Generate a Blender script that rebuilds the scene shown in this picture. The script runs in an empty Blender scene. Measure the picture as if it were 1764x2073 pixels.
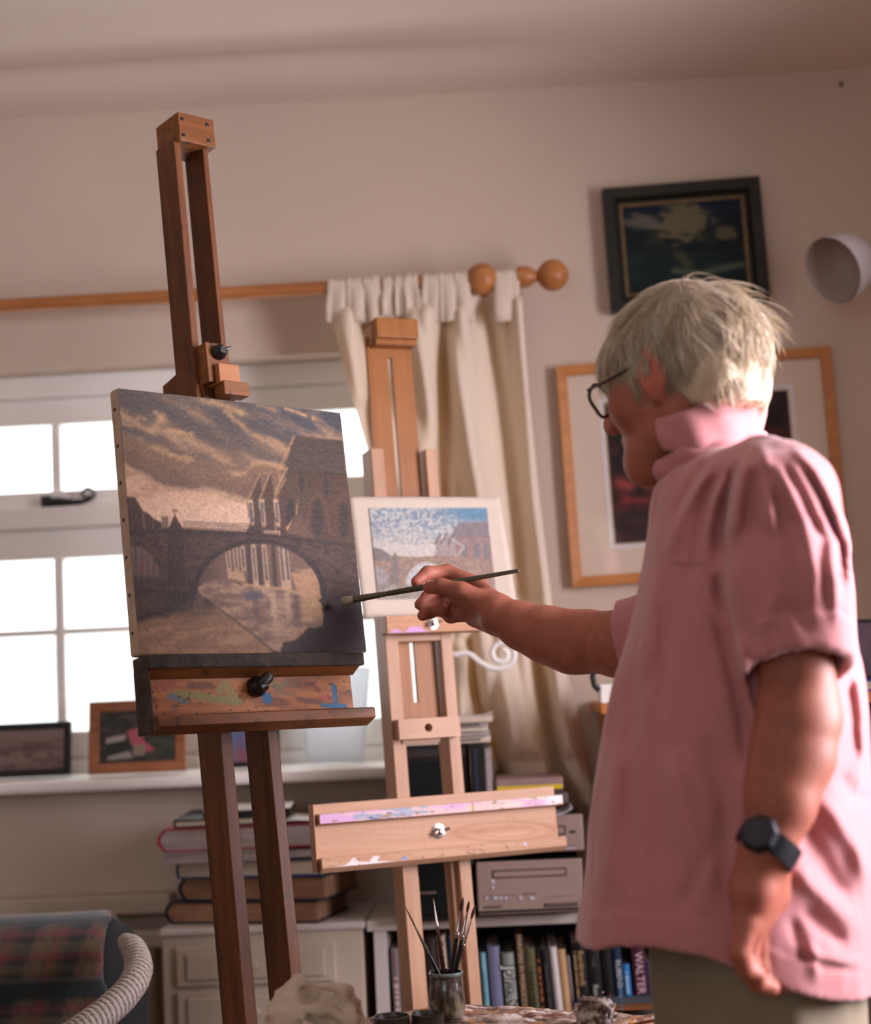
import bpy, bmesh, math, random
import numpy as np
from mathutils import Matrix, Vector
random.seed(7); RNG = np.random.default_rng(11)
SC = bpy.context.scene
COL = SC.collection

# ------------------------------------------------------------------ camera
W_PX, H_PX = 1764, 2073
F_PX = 3307.0
CAM = np.array([0.0, 0.0, 1.2])
def _basis(yaw, pitch, roll):
    cy, sy = math.cos(yaw), math.sin(yaw)
    Fw = np.array([-sy*math.cos(pitch), cy*math.cos(pitch), math.sin(pitch)])
    R = np.array([cy, sy, 0.0]); U = np.cross(R, Fw)
    c, s = math.cos(roll), math.sin(roll)
    return c*R - s*U, s*R + c*U, Fw
CR, CU, CF = _basis(math.radians(2.2), math.radians(5.8), math.radians(2.65))
cam_d = bpy.data.cameras.new('camera'); cam = bpy.data.objects.new('camera', cam_d); COL.objects.link(cam)
cam.matrix_world = Matrix(((CR[0], CU[0], -CF[0], CAM[0]), (CR[1], CU[1], -CF[1], CAM[1]), (CR[2], CU[2], -CF[2], CAM[2]), (0, 0, 0, 1)))
cam_d.sensor_fit = 'HORIZONTAL'; cam_d.sensor_width = 56.0; cam_d.lens = F_PX/W_PX*56.0
cam_d.clip_start = 0.05; cam_d.clip_end = 200
cam_d.dof.use_dof = True; cam_d.dof.focus_distance = 2.36; cam_d.dof.aperture_fstop = 4.6
SC.camera = cam

# ------------------------------------------------------------------ light, world, exposure
SC.view_settings.view_transform = 'Standard'; SC.view_settings.look = 'None'
SC.view_settings.gamma = 1.0; SC.view_settings.use_curve_mapping = False
SC.view_settings.exposure = -0.52
world = bpy.data.worlds.new('overcast_sky'); SC.world = world; world.use_nodes = True
_bg = world.node_tree.nodes['Background']; _bg.inputs[0].default_value = (0.93, 0.96, 1.0, 1); _bg.inputs[1].default_value = 4.5
def area(name, loc, target, sx, sy, power, color, spread=180):
    d = bpy.data.lights.new(name, 'AREA'); d.shape = 'RECTANGLE'; d.size = sx; d.size_y = sy
    d.energy = power; d.color = color; d.spread = math.radians(spread)
    o = bpy.data.objects.new(name, d); COL.objects.link(o); o.location = loc
    o.rotation_euler = (Vector(target)-Vector(loc)).to_track_quat('-Z', 'Y').to_euler()
    return o
# daylight through the window of the wall on the right-hand side
area('side_window_daylight', (1.40, 1.86, 1.52), (0.0, 1.86, 1.38), 0.66, 1.1, 52, (1.0, 0.91, 1.03), 128)
area('rear_fill_light', (-0.9, -1.35, 1.7), (-0.5, 2.0, 1.6), 1.6, 1.0, 0.45, (1.0, 0.78, 0.60))  # added warm fill lamp behind the camera, to lift the shaded near sides
area('back_window_daylight', (-0.75, 3.75, 1.65), (-0.6, 1.0, 1.0), 1.3, 0.9, 11, (0.95, 0.97, 1.0))

# ------------------------------------------------------------------ helpers
def at(px, py, Y):
    d = CF + CR*(px-W_PX/2)/F_PX - CU*(py-H_PX/2)/F_PX
    return CAM + d*(Y-CAM[1])/d[1]
def at_z(px, py, z):
    d = CF + CR*(px-W_PX/2)/F_PX - CU*(py-H_PX/2)/F_PX
    return CAM + d*(z-CAM[2])/d[2]
def lin(c):
    c = np.asarray(c, float)/255.0
    return np.where(c <= 0.04045, c/12.92, ((c+0.055)/1.055)**2.4)
def L4(c): return tuple(lin(c)) + (1.0,)

def newmat(name, rough=0.6, spec=0.3):
    m = bpy.data.materials.new(name); m.use_nodes = True
    b = m.node_tree.nodes['Principled BSDF']; b.inputs['Roughness'].default_value = rough
    b.inputs['Specular IOR Level'].default_value = spec
    return m, m.node_tree, b
def node(nt, t, **kw):
    n = nt.nodes.new(t)
    for k, v in kw.items():
        if k in ('ins',):
            for i, val in v.items(): n.inputs[i].default_value = val
        else: setattr(n, k, v)
    return n
def ramp(nt, stops):
    r = nt.nodes.new('ShaderNodeValToRGB'); e = r.color_ramp.elements
    while len(e) < len(stops): e.new(0.5)
    for q, (p, c) in zip(e, stops): q.position = p; q.color = c
    return r
def plain(name, c, rough=0.6, var=0.08, scale=30, bump=0.0, spec=0.3, metal=0.0, bscale=None):
    m, nt, b = newmat(name, rough, spec); b.inputs['Metallic'].default_value = metal
    tc = node(nt, 'ShaderNodeTexCoord'); n = node(nt, 'ShaderNodeTexNoise', ins={'Scale': scale, 'Detail': 4})
    nt.links.new(tc.outputs['Object'], n.inputs['Vector'])
    c = lin(c)
    r = ramp(nt, [(0.3, tuple(c*(1-var))+(1,)), (0.7, tuple(np.minimum(c*(1+var), 1))+(1,))])
    nt.links.new(n.outputs['Fac'], r.inputs[0]); nt.links.new(r.outputs[0], b.inputs['Base Color'])
    if bump:
        n2 = node(nt, 'ShaderNodeTexNoise', ins={'Scale': bscale or scale*4, 'Detail': 6})
        nt.links.new(tc.outputs['Object'], n2.inputs['Vector'])
        bp = node(nt, 'ShaderNodeBump', ins={'Strength': bump, 'Distance': 0.004})
        nt.links.new(n2.outputs['Fac'], bp.inputs['Height']); nt.links.new(bp.outputs[0], b.inputs['Normal'])
    return m
def wood(name, c1, c2, axis=2, scale=14, rough=0.5, stain=None, stain_amt=0.62, stretch=12, spec=0.3):
    m, nt, b = newmat(name, rough, spec)
    tc = node(nt, 'ShaderNodeTexCoord'); mp = node(nt, 'ShaderNodeMapping')
    s = [1.0, 1.0, 1.0]; s[axis] = 1.0/stretch; mp.inputs['Scale'].default_value = s
    nt.links.new(tc.outputs['Object'], mp.inputs[0])
    n = node(nt, 'ShaderNodeTexNoise', ins={'Scale': scale*5, 'Detail': 6, 'Roughness': 0.6, 'Distortion': 0.4})
    nt.links.new(mp.outputs[0], n.inputs['Vector'])
    n1 = node(nt, 'ShaderNodeTexNoise', ins={'Scale': scale*0.9, 'Detail': 2})
    nt.links.new(tc.outputs['Object'], n1.inputs['Vector'])
    mx0 = node(nt, 'ShaderNodeMath', operation='MULTIPLY_ADD', ins={1: 0.35}); nt.links.new(n1.outputs['Fac'], mx0.inputs[0])
    ad = node(nt, 'ShaderNodeMath', operation='MULTIPLY', ins={1: 0.72}); nt.links.new(n.outputs['Fac'], ad.inputs[0]); nt.links.new(ad.outputs[0], mx0.inputs[2])
    r = ramp(nt, [(0.36, L4(c1)), (0.68, L4(c2))]); nt.links.new(mx0.outputs[0], r.inputs[0])
    out = r.outputs[0]
    if stain is not None:
        ns = node(nt, 'ShaderNodeTexNoise', ins={'Scale': 42, 'Detail': 5, 'Roughness': 0.65}); nt.links.new(tc.outputs['Object'], ns.inputs['Vector'])
        rs = ramp(nt, [(stain_amt, (0, 0, 0, 1)), (stain_amt+0.07, (1, 1, 1, 1))]); nt.links.new(ns.outputs['Fac'], rs.inputs[0])
        mx = node(nt, 'ShaderNodeMixRGB'); mx.inputs[2].default_value = L4(stain)
        ml = node(nt, 'ShaderNodeMath', operation='MULTIPLY', ins={1: 0.75}); nt.links.new(rs.outputs[0], ml.inputs[0])
        nt.links.new(ml.outputs[0], mx.inputs[0]); nt.links.new(out, mx.inputs[1]); out = mx.outputs[0]
    nt.links.new(out, b.inputs['Base Color'])
    bp = node(nt, 'ShaderNodeBump', ins={'Strength': 0.15, 'Distance': 0.002}); nt.links.new(n.outputs['Fac'], bp.inputs['Height']); nt.links.new(bp.outputs[0], b.inputs['Normal'])
    return m
def colmat(name, rough=0.6, spec=0.25, bump=0.0, bscale=300, sss=0.0, trans=0.0, sheen=0.0):
    m, nt, b = newmat(name, rough, spec)
    a = node(nt, 'ShaderNodeAttribute', attribute_name='Col'); nt.links.new(a.outputs['Color'], b.inputs['Base Color'])
    if bump:
        tc = node(nt, 'ShaderNodeTexCoord'); n2 = node(nt, 'ShaderNodeTexNoise', ins={'Scale': bscale, 'Detail': 5})
        nt.links.new(tc.outputs['Object'], n2.inputs['Vector'])
        bp = node(nt, 'ShaderNodeBump', ins={'Strength': bump, 'Distance': 0.002})
        nt.links.new(n2.outputs['Fac'], bp.inputs['Height']); nt.links.new(bp.outputs[0], b.inputs['Normal'])
    if sss:
        b.inputs['Subsurface Weight'].default_value = sss; b.inputs['Subsurface Radius'].default_value = (0.012, 0.004, 0.002); b.inputs['Subsurface Scale'].default_value = 0.5
    if sheen: b.inputs['Sheen Weight'].default_value = sheen
    return m

class MB:
    def __init__(s): s.v = []; s.f = []
    def add(s, vs, fs):
        n = len(s.v); s.v += [tuple(map(float, q)) for q in vs]; s.f += [tuple(n+i for i in q) for q in fs]; return s
    def box(s, x0, x1, y0, y1, z0, z1, M=None):
        vs = np.array([(x, y, z) for x in (x0, x1) for y in (y0, y1) for z in (z0, z1)], float)
        if M is not None: vs = vs@M[:3, :3].T + M[:3, 3]
        return s.add(vs, [(0, 1, 3, 2), (4, 6, 7, 5), (0, 4, 5, 1), (2, 3, 7, 6), (0, 2, 6, 4), (1, 5, 7, 3)])
    def prism(s, pts, axis, a, b):
        # polygon in the two other axes, extruded along axis
        o = [i for i in range(3) if i != axis]; n = len(pts); vs = []
        for q in (a, b):
            for p in pts:
                w = [0, 0, 0]; w[axis] = q; w[o[0]] = p[0]; w[o[1]] = p[1]; vs.append(w)
        fs = [tuple(range(n))[::-1], tuple(range(n, 2*n))] + [(i, (i+1) % n, n+(i+1) % n, n+i) for i in range(n)]
        return s.add(vs, fs)
    def lathe(s, prof, n=24, M=None, close=True):
        vs = []; fs = []
        for r, z in prof:
            for k in range(n):
                a = 2*math.pi*k/n; vs.append((r*math.cos(a), r*math.sin(a), z))
        m = len(prof)
        for i in range(m-1):
            for k in range(n):
                fs.append((i*n+k, i*n+(k+1) % n, (i+1)*n+(k+1) % n, (i+1)*n+k))
        if close: fs.append(tuple(range(n))[::-1]); fs.append(tuple((m-1)*n+k for k in range(n)))
        vs = np.array(vs)
        if M is not None: vs = vs@M[:3, :3].T + M[:3, 3]
        return s.add(vs, fs)
    def tube(s, pts, rad, n=10, caps=True, fn=None):
        pts = np.array(pts, float); m = len(pts); rad = np.broadcast_to(np.array(rad, float), (m,))
        t = np.gradient(pts, axis=0); t /= np.linalg.norm(t, axis=1)[:, None]+1e-12
        u = np.cross(t[0], (0, 0, 1.0))
        if np.linalg.norm(u) < 1e-3: u = np.cross(t[0], (1.0, 0, 0))
        vs = []; fs = []
        for i in range(m):
            u = u-t[i]*(u@t[i]); u /= np.linalg.norm(u); w = np.cross(t[i], u)
            for k in range(n):
                a = 2*math.pi*k/n; r = rad[i]*(fn(i, a) if fn else 1)
                vs.append(pts[i]+r*(math.cos(a)*u+math.sin(a)*w))
        for i in range(m-1):
            for k in range(n): fs.append((i*n+k, i*n+(k+1) % n, (i+1)*n+(k+1) % n, (i+1)*n+k))
        if caps: fs.append(tuple(range(n))[::-1]); fs.append(tuple((m-1)*n+k for k in range(n)))
        return s.add(vs, fs)
    def grid(s, P):
        h, w = P.shape[:2]
        return s.add(P.reshape(-1, 3), [(i*w+j, i*w+j+1, (i+1)*w+j+1, (i+1)*w+j) for i in range(h-1) for j in range(w-1)])
    def build(s, name, mat, parent=None, smooth=False, bevel=0.0, angle=40, kind=None, label=None):
        me = bpy.data.meshes.new(name); me.from_pydata(s.v, [], s.f); me.update()
        return link(name, me, mat, parent, smooth, bevel, angle, kind, label)
def link(name, me, mat, parent=None, smooth=False, bevel=0.0, angle=40, kind=None, label=None):
    bm = bmesh.new(); bm.from_mesh(me); bmesh.ops.recalc_face_normals(bm, faces=bm.faces); bm.to_mesh(me); bm.free()
    o = bpy.data.objects.new(name, me); COL.objects.link(o)
    if mat: me.materials.append(mat)
    if smooth:
        me.polygons.foreach_set('use_smooth', [True]*len(me.polygons))
        if smooth == 'auto': me.set_sharp_from_angle(angle=math.radians(angle))
    if bevel:
        b = o.modifiers.new('edge', 'BEVEL'); b.width = bevel; b.segments = 2; b.limit_method = 'ANGLE'; b.angle_limit = math.radians(50)
    if parent is not None: o.parent = parent
    if kind: o['kind'] = kind
    if label: o['label'] = label
    return o
def tag(o, label, cat, group=None):
    o['label'] = label; o['category'] = cat
    if group: o['group'] = group
    return o
def thing(name, label, cat, loc=(0, 0, 0), rot=None, group=None):
    o = bpy.data.objects.new(name, None); COL.objects.link(o); o.empty_display_size = 0.05
    if rot is None: o.location = loc
    else: o.matrix_world = Matrix([[*rot[i], loc[i]] for i in range(3)]+[[0, 0, 0, 1]])
    return tag(o, label, cat, group)
def rotm(yaw, tilt, roll=0.0):
    z, a, r = math.radians(yaw), -math.radians(tilt), math.radians(roll)
    Rz = np.array([[math.cos(z), -math.sin(z), 0], [math.sin(z), math.cos(z), 0], [0, 0, 1]])
    Rx = np.array([[1, 0, 0], [0, math.cos(a), -math.sin(a)], [0, math.sin(a), math.cos(a)]])
    Ry = np.array([[math.cos(r), 0, math.sin(r)], [0, 1, 0], [-math.sin(r), 0, math.cos(r)]])
    return Rz@Rx@Ry
def frame_to(direction, origin):
    z = np.array(direction, float); z /= np.linalg.norm(z)
    x = np.cross((0, 0, 1.0), z)
    if np.linalg.norm(x) < 1e-4: x = np.array([1.0, 0, 0])
    x /= np.linalg.norm(x); y = np.cross(z, x); M = np.eye(4); M[:3, 0] = x; M[:3, 1] = y; M[:3, 2] = z; M[:3, 3] = origin
    return M
# noise in numpy -----------------------------------------------------
_T = np.random.default_rng(5).random((64, 64, 64)).astype(np.float32)
def vnoise(p):
    p = np.asarray(p, np.float32); i = np.floor(p).astype(np.int32); f = p-i; f = f*f*(3-2*f); i &= 63; j = (i+1) & 63
    def g(a, b, c): return _T[a, b, c]
    x0, y0, z0 = i[..., 0], i[..., 1], i[..., 2]; x1, y1, z1 = j[..., 0], j[..., 1], j[..., 2]
    fx, fy, fz = f[..., 0], f[..., 1], f[..., 2]
    a = g(x0, y0, z0)*(1-fx)+g(x1, y0, z0)*fx; b = g(x0, y1, z0)*(1-fx)+g(x1, y1, z0)*fx
    c = g(x0, y0, z1)*(1-fx)+g(x1, y0, z1)*fx; d = g(x0, y1, z1)*(1-fx)+g(x1, y1, z1)*fx
    return (a*(1-fy)+b*fy)*(1-fz)+(c*(1-fy)+d*fy)*fz
def fbm(p, oct=4):
    p = np.asarray(p, np.float32); s = 0; a = 0.5; t = 0
    for k in range(oct): s = s+a*vnoise(p*(2**k)+17.3*k); t += a; a *= 0.5
    return s/t
def fbm2(x, y, sx, sy, oct=4, seed=0.0):
    return fbm(np.stack([x*sx, y*sy, np.full_like(x, seed)], -1), oct)
def ss(a, b, x): t = np.clip((x-a)/(b-a), 0, 1); return t*t*(3-2*t)
def seg_dist(x, y, pl):
    d = np.full(x.shape, 1e9)
    for (x0, y0), (x1, y1) in zip(pl[:-1], pl[1:]):
        dx, dy = x1-x0, y1-y0; t = np.clip(((x-x0)*dx+(y-y0)*dy)/(dx*dx+dy*dy+1e-9), 0, 1)
        d = np.minimum(d, np.hypot(x-x0-t*dx, y-y0-t*dy))
    return d
def inpoly(x, y, poly):
    r = np.zeros(x.shape, bool); n = len(poly)
    for k in range(n):
        x0, y0 = poly[k]; x1, y1 = poly[(k+1) % n]
        if y0 == y1: continue
        r ^= ((y0 > y) != (y1 > y)) & (x < (x1-x0)*(y-y0)/(y1-y0)+x0)
    return r
def line_y(x, pl): return np.interp(x, [p[0] for p in pl], [p[1] for p in pl])
class Paint:
    """a flat picture: pigment on a regular grid of points of a panel, given in sRGB 0..255"""
    def __init__(s, nu, nv, corners):
        u, v = np.meshgrid(np.linspace(0, 1, nu), np.linspace(0, 1, nv)); s.u, s.v = u, v
        A = []; B = []
        for (a, b), (x, y) in zip(((0, 0), (1, 0), (1, 1), (0, 1)), corners):
            A += [[a, b, 1, 0, 0, 0, -a*x, -b*x], [0, 0, 0, a, b, 1, -a*y, -b*y]]; B += [x, y]
        h = np.append(np.linalg.solve(np.array(A, float), np.array(B, float)), 1)
        w = h[6]*u+h[7]*v+1; s.x = (h[0]*u+h[1]*v+h[2])/w; s.y = (h[3]*u+h[4]*v+h[5])/w
        s.c = np.zeros(u.shape+(3,))
    def fill(s, m, col):
        m = np.asarray(m, float)[..., None]; s.c = s.c*(1-m)+np.asarray(col, float)*m
    def poly(s, P, col, a=1.0): s.fill(inpoly(s.x, s.y, P)*a, col)
    def line(s, P, w, col, a=1.0): s.fill(a*(1-ss(w*0.5, w*0.5+max(1.5, w*0.4), seg_dist(s.x, s.y, P))), col)
    def soft(s, P, w, col, a=1.0): s.fill(a*np.exp(-(seg_dist(s.x, s.y, P)/w)**2), col)
    def n(s, sx, sy, oct=4, seed=0.0): return fbm2(s.x, s.y, sx, sy, oct, seed)
    def panel(s, name, mat, P00, eu, ev, parent=None, gain=1.0, relief=0.0, label=None):
        nv, nu = s.u.shape
        P = np.asarray(P00)+s.u[..., None]*np.asarray(eu)+s.v[..., None]*np.asarray(ev)
        if relief:
            nrm = np.cross(ev, eu); nrm = nrm/np.linalg.norm(nrm); P = P-relief*nrm*(s.n(.11, .11, 3, 9.)[..., None]-.5)
        o = fastgrid(name, P, mat, parent); set_cols(o, np.clip(lin(np.clip(s.c, 0, 255))*gain, 0, 1).reshape(-1, 3))
        if label: o['label'] = label
        return o
def fastgrid(name, P, mat, parent=None, smooth=True):
    h, w = P.shape[:2]; i = np.arange((h-1)*(w-1)); r, c = i//(w-1), i % (w-1); a = r*w+c
    return fastmesh(name, P.reshape(-1, 3), np.stack([a, a+1, a+w+1, a+w], -1), mat, parent, smooth)
def fastmesh(name, V, Q, mat, parent=None, smooth=True):
    me = bpy.data.meshes.new(name); me.vertices.add(len(V)); me.vertices.foreach_set('co', np.asarray(V, np.float32).ravel())
    k = Q.shape[1]; me.loops.add(Q.size); me.loops.foreach_set('vertex_index', np.asarray(Q, np.int32).ravel())
    me.polygons.add(len(Q)); me.polygons.foreach_set('loop_start', np.arange(0, Q.size, k, dtype=np.int32))
    me.update(calc_edges=True); me.validate()
    if smooth: me.polygons.foreach_set('use_smooth', np.ones(len(me.polygons), bool))
    o = bpy.data.objects.new(name, me); COL.objects.link(o); me.materials.append(mat)
    if parent is not None: o.parent = parent
    return o
def set_cols(o, cols):
    a = o.data.color_attributes.new('Col', 'FLOAT_COLOR', 'POINT'); c = np.ones((len(cols), 4), np.float32); c[:, :3] = cols
    a.data.foreach_set('color', c.ravel())
def lettering(name, text, mat, size, M, parent, depth=0.0003, sx=1.0):
    cu = bpy.data.curves.new(name, 'FONT'); cu.body = text; cu.size = size; cu.align_x = 'CENTER'; cu.align_y = 'CENTER'; cu.extrude = depth
    t = bpy.data.objects.new(name, cu); COL.objects.link(t)
    me = bpy.data.meshes.new_from_object(t.evaluated_get(bpy.context.evaluated_depsgraph_get()))
    bpy.data.objects.remove(t)
    V = np.zeros(len(me.vertices)*3); me.vertices.foreach_get('co', V); V = V.reshape(-1, 3); V[:, 0] *= sx
    V = V@M[:3, :3].T+M[:3, 3]; me.vertices.foreach_set('co', V.ravel()); me.update()
    me.materials.clear(); o = bpy.data.objects.new(name, me); COL.objects.link(o); me.materials.append(mat); o.parent = parent
    return o
# signed-distance modelling, meshed with sparse surface nets ----------
def sdf_mesh(fn, lo, hi, h, B=4, lip=1.6):
    lo = np.array(lo, float); n = np.ceil((np.array(hi)-lo)/(h*B)).astype(int)
    I = np.stack(np.meshgrid(*[np.arange(k) for k in n], indexing='ij'), -1).reshape(-1, 3)
    d = fn(lo+(I+0.5)*h*B); I = I[np.abs(d) < h*B*0.87*lip]
    off = np.stack(np.meshgrid(*[np.arange(B)]*3, indexing='ij'), -1).reshape(-1, 3)
    cells = (I[:, None]*B+off).reshape(-1, 3).astype(np.int64); N = n*B+2
    key = lambda c: (c[..., 0]*N[1]+c[..., 1])*N[2]+c[..., 2]
    co = np.stack(np.meshgrid(*[np.arange(2)]*3, indexing='ij'), -1).reshape(-1, 3)
    ck = key(cells[:, None]+co); uk, inv = np.unique(ck.ravel(), return_inverse=True)
    ijk = np.stack([uk//(N[1]*N[2]), (uk//N[2]) % N[1], uk % N[2]], -1)
    val = np.empty(len(uk))
    for s in range(0, len(uk), 400000): val[s:s+400000] = fn(lo+ijk[s:s+400000]*h)
    cv = val[inv].reshape(-1, 8); sg = cv < 0; act = sg.any(1) & ~sg.all(1)
    cells, cv = cells[act], cv[act]; order = np.argsort(key(cells)); cells, cv = cells[order], cv[order]; kk = key(cells)
    acc = np.zeros((len(cells), 3)); cnt = np.zeros(len(cells))
    for a in range(8):
        for ax in range(3):
            if co[a][ax] == 0:
                b = a+(4, 2, 1)[ax]; m = (cv[:, a] < 0) != (cv[:, b] < 0); t = cv[:, a]/(cv[:, a]-cv[:, b]+1e-20)
                p = np.tile(co[a].astype(float), (len(cells), 1)); p[:, ax] += t; acc[m] += p[m]; cnt[m] += 1
    V = lo+(cells+acc/np.maximum(cnt, 1)[:, None])*h
    Q = []
    for ax, b in ((0, 4), (1, 2), (2, 1)):
        m = np.where((cv[:, 0] < 0) != (cv[:, b] < 0))[0]; e1 = np.zeros(3, int); e2 = np.zeros(3, int); e1[(ax+1) % 3] = 1; e2[(ax+2) % 3] = 1
        ids = []; ok = np.ones(len(m), bool)
        for dlt in (0*e1, e1, e1+e2, e2):
            q = key(cells[m]-dlt); j = np.clip(np.searchsorted(kk, q), 0, len(kk)-1); ok &= kk[j] == q; ids.append(j)
        q = np.stack(ids, -1)[ok]; fl = (cv[m, 0] > 0)[ok]; q[fl] = q[fl][:, ::-1]; Q.append(q)
    return V, np.concatenate(Q)
def smin(a, b, k):
    h = np.clip(0.5+0.5*(b-a)/k, 0, 1); return b*(1-h)+a*h-k*h*(1-h)
def cone(p, a, b, ra, rb):
    a = np.asarray(a); b = np.asarray(b); ab = b-a; t = np.clip((p-a)@ab/(ab@ab), 0, 1)
    return np.linalg.norm(p-a-t[:, None]*ab, axis=1)-(ra+(rb-ra)*t)
def chain(p, pts, rad, k=0.006):
    d = None
    for i in range(len(pts)-1):
        e = cone(p, pts[i], pts[i+1], rad[i], rad[i+1]); d = e if d is None else smin(d, e, k)
    return d
def ellip(p, c, r, R=None):
    q = p-np.asarray(c)
    if R is not None: q = q@R     # columns of R = local axes
    r = np.asarray(r); k0 = np.linalg.norm(q/r, axis=1); k1 = np.linalg.norm(q/(r*r), axis=1)
    return k0*(k0-1)/(k1+1e-9)
def rbox(p, c, hs, r, R=None):
    q = p-np.asarray(c)
    if R is not None: q = q@R
    q = np.abs(q)-(np.asarray(hs)-r)
    return np.linalg.norm(np.maximum(q, 0), axis=1)+np.minimum(q.max(1), 0)-r
# ------------------------------------------------------------------ materials
M_WALL = plain('wall_plaster', (206, 188, 172), 0.9, 0.03, 3, 0.10, 0.1, bscale=90)
M_CEIL = plain('ceiling_plaster', (226, 212, 198), 0.9, 0.03, 2.5, 0.10, 0.1, bscale=60)
M_FLOOR = wood('floor_boards', (96, 66, 44), (128, 90, 60), 1, 6)
M_WHITE = plain('white_gloss_paint', (242, 238, 232), 0.35, 0.02, 12, 0.03, 0.4)
M_CREAM = plain('cream_paint', (196, 180, 162), 0.5, 0.03, 14, 0.05, 0.3)
M_WHITE2 = plain('white_laminate', (206, 196, 188), 0.4, 0.02, 14, 0.02, 0.4)
M_BLACK = plain('black_iron', (22, 22, 24), 0.35, 0.2, 60, 0.2, 0.5)
M_BLACKP = plain('black_plastic', (20, 21, 20), 0.5, 0.1, 60, 0.0, 0.4)
M_DARK = plain('dark_board', (34, 30, 28), 0.8, 0.1, 20)
M_METAL = plain('bright_metal', (200, 196, 190), 0.25, 0.05, 40, metal=1.0)
M_GLASS, _nt, _b = newmat('window_glass', 0.02)
_nt.nodes.remove(_b); _o = _nt.nodes['Material Output']; _t = node(_nt, 'ShaderNodeBsdfTransparent'); _g = node(_nt, 'ShaderNodeBsdfGlossy', ins={'Roughness': 0.02})
_m = node(_nt, 'ShaderNodeMixShader', ins={0: 0.05}); _nt.links.new(_t.outputs[0], _m.inputs[1]); _nt.links.new(_g.outputs[0], _m.inputs[2]); _nt.links.new(_m.outputs[0], _o.inputs[0])

# ------------------------------------------------------------------ room shell
XL, XR, YF, YB, ZC = -2.3, 1.42, -1.5, 3.4, 2.447
def wall_with_hole(name, axis, pos, a0, a1, z0, z1, h, thick, sgn):
    # wall in the plane axis=pos with a rectangular hole h=(a0,a1,z0,z1); connected 3x3 ring of quads, given thickness
    A = [a0, h[0], h[1], a1]; Z = [z0, h[2], h[3], z1]; V = []; Fs = []
    for k in (0, 1):
        for z in Z:
            for a in A:
                p = [0, 0, z]; p[axis] = pos+sgn*thick*k; p[1-axis] = a; V.append(p)
    for k in (0, 1):
        for j in range(3):
            for i in range(3):
                if i == 1 and j == 1: continue
                q = 16*k+4*j+i; Fs.append((q, q+1, q+5, q+4))
    for i, j in ((5, 6), (6, 10), (10, 9), (9, 5)): Fs.append((i, j, j+16, i+16))
    m = MB(); m.add(V, Fs); o = m.build(name, M_WALL); o['kind'] = 'structure'; return o
WX0, WX1, WZ0, WZ1 = -1.24, -0.085, 1.03, 1.895
wall_with_hole('wall_back', 1, YB, XL, XR, 0, ZC, (WX0, WX1, WZ0, WZ1), 0.2, 1)
wall_with_hole('wall_right', 0, XR, YF, YB, 0, ZC, (1.50, 2.22, 0.9, 2.1), 0.2, 1)
def struct(name, m, mat, **k):
    o = m.build(name, mat, **k); o['kind'] = 'structure'; return o
struct('wall_left', MB().box(XL-0.1, XL, YF, YB, 0, ZC), M_WALL)
wall_with_hole('wall_front', 1, YF, XL, XR, 0, ZC, (-1.7, -0.1, 1.2, 2.2), 0.1, -1)
struct('floor', MB().box(XL, XR, YF, YB, -0.1, 0), M_FLOOR)
# ceiling with the faint plaster ridge that dies away towards the lamp
gx, gy = np.meshgrid(np.linspace(XL, XR, 60), np.concatenate([np.linspace(YF, 2.7, 8), np.linspace(2.75, YB, 60)]))
gz = ZC+0.0*gx+0.02*np.exp(-((gy-3.18)/0.07)**2)*(1-ss(-0.4, 0.35, gx))-0.012*np.exp(-((gy-3.0)/0.06)**2)*(1-ss(-0.4, 0.35, gx))
ceil = fastgrid('ceiling', np.stack([gx, gy, gz], -1), M_CEIL); ceil['kind'] = 'structure'
struct('baseboard_back', MB().box(XL, XR, YB-0.018, YB-0.001, 0.0, 0.12), M_WHITE, bevel=0.004)

# ------------------------------------------------------------------ window
win = struct('window_1', MB().box(WX0, WX0+0.03, 3.47, 3.57, WZ0, WZ1).box(WX1-0.03, WX1, 3.47, 3.57, WZ0, WZ1)
             .box(WX0+0.03, WX1-0.03, 3.47, 3.57, 1.845, WZ1).box(WX0+0.03, WX1-0.03, 3.47, 3.57, WZ0, 1.062)
             .box(WX0+0.03, WX1-0.03, 3.46, 3.57, 1.560, 1.606).box(-0.748, -0.702, 3.47, 3.57, 1.062, 1.845), M_WHITE, bevel=0.004)
win['label'] = 'white painted timber casement window with small panes in the deep reveal'
def casement(x0, x1, z0, z1, mun_x, mun_z, rail):
    # stiles and rails round the glass, muntins between the panes, each pane its own piece of glass
    gx0, gx1, gz0, gz1 = x0+rail[0], x1-rail[0], z0+rail[1], z1-rail[2]
    m = MB().box(x0, gx0, 3.485, 3.535, z0, z1).box(gx1, x1, 3.485, 3.535, z0, z1).box(gx0, gx1, 3.485, 3.535, z0, gz0).box(gx0, gx1, 3.485, 3.535, gz1, z1)
    for a in mun_x: m.box(a-0.011, a+0.011, 3.495, 3.53, gz0, gz1)
    for a in mun_z: m.box(gx0, gx1, 3.497, 3.528, a-0.007, a+0.007)
    c = m.build('casement', M_WHITE, win, bevel=0.004)
    xs = [gx0]+list(mun_x)+[gx1]; zs = [gz0]+list(mun_z)+[gz1]
    for i in range(len(xs)-1):
        for j in range(len(zs)-1):
            MB().box(xs[i]+0.002, xs[i+1]-0.002, 3.512, 3.516, zs[j]+0.002, zs[j+1]-0.002).build('pane', M_GLASS, c)
for x0, x1, mx in ((WX0+0.03, -0.748, -0.957), (-0.702, WX1-0.03, -0.412)):
    casement(x0, x1, 1.606, 1.845, [mx], [], (0.04, 0.036, 0.058))
    casement(x0, x1, 1.062, 1.560, [mx], [1.337], (0.04, 0.061, 0.066))
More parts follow.
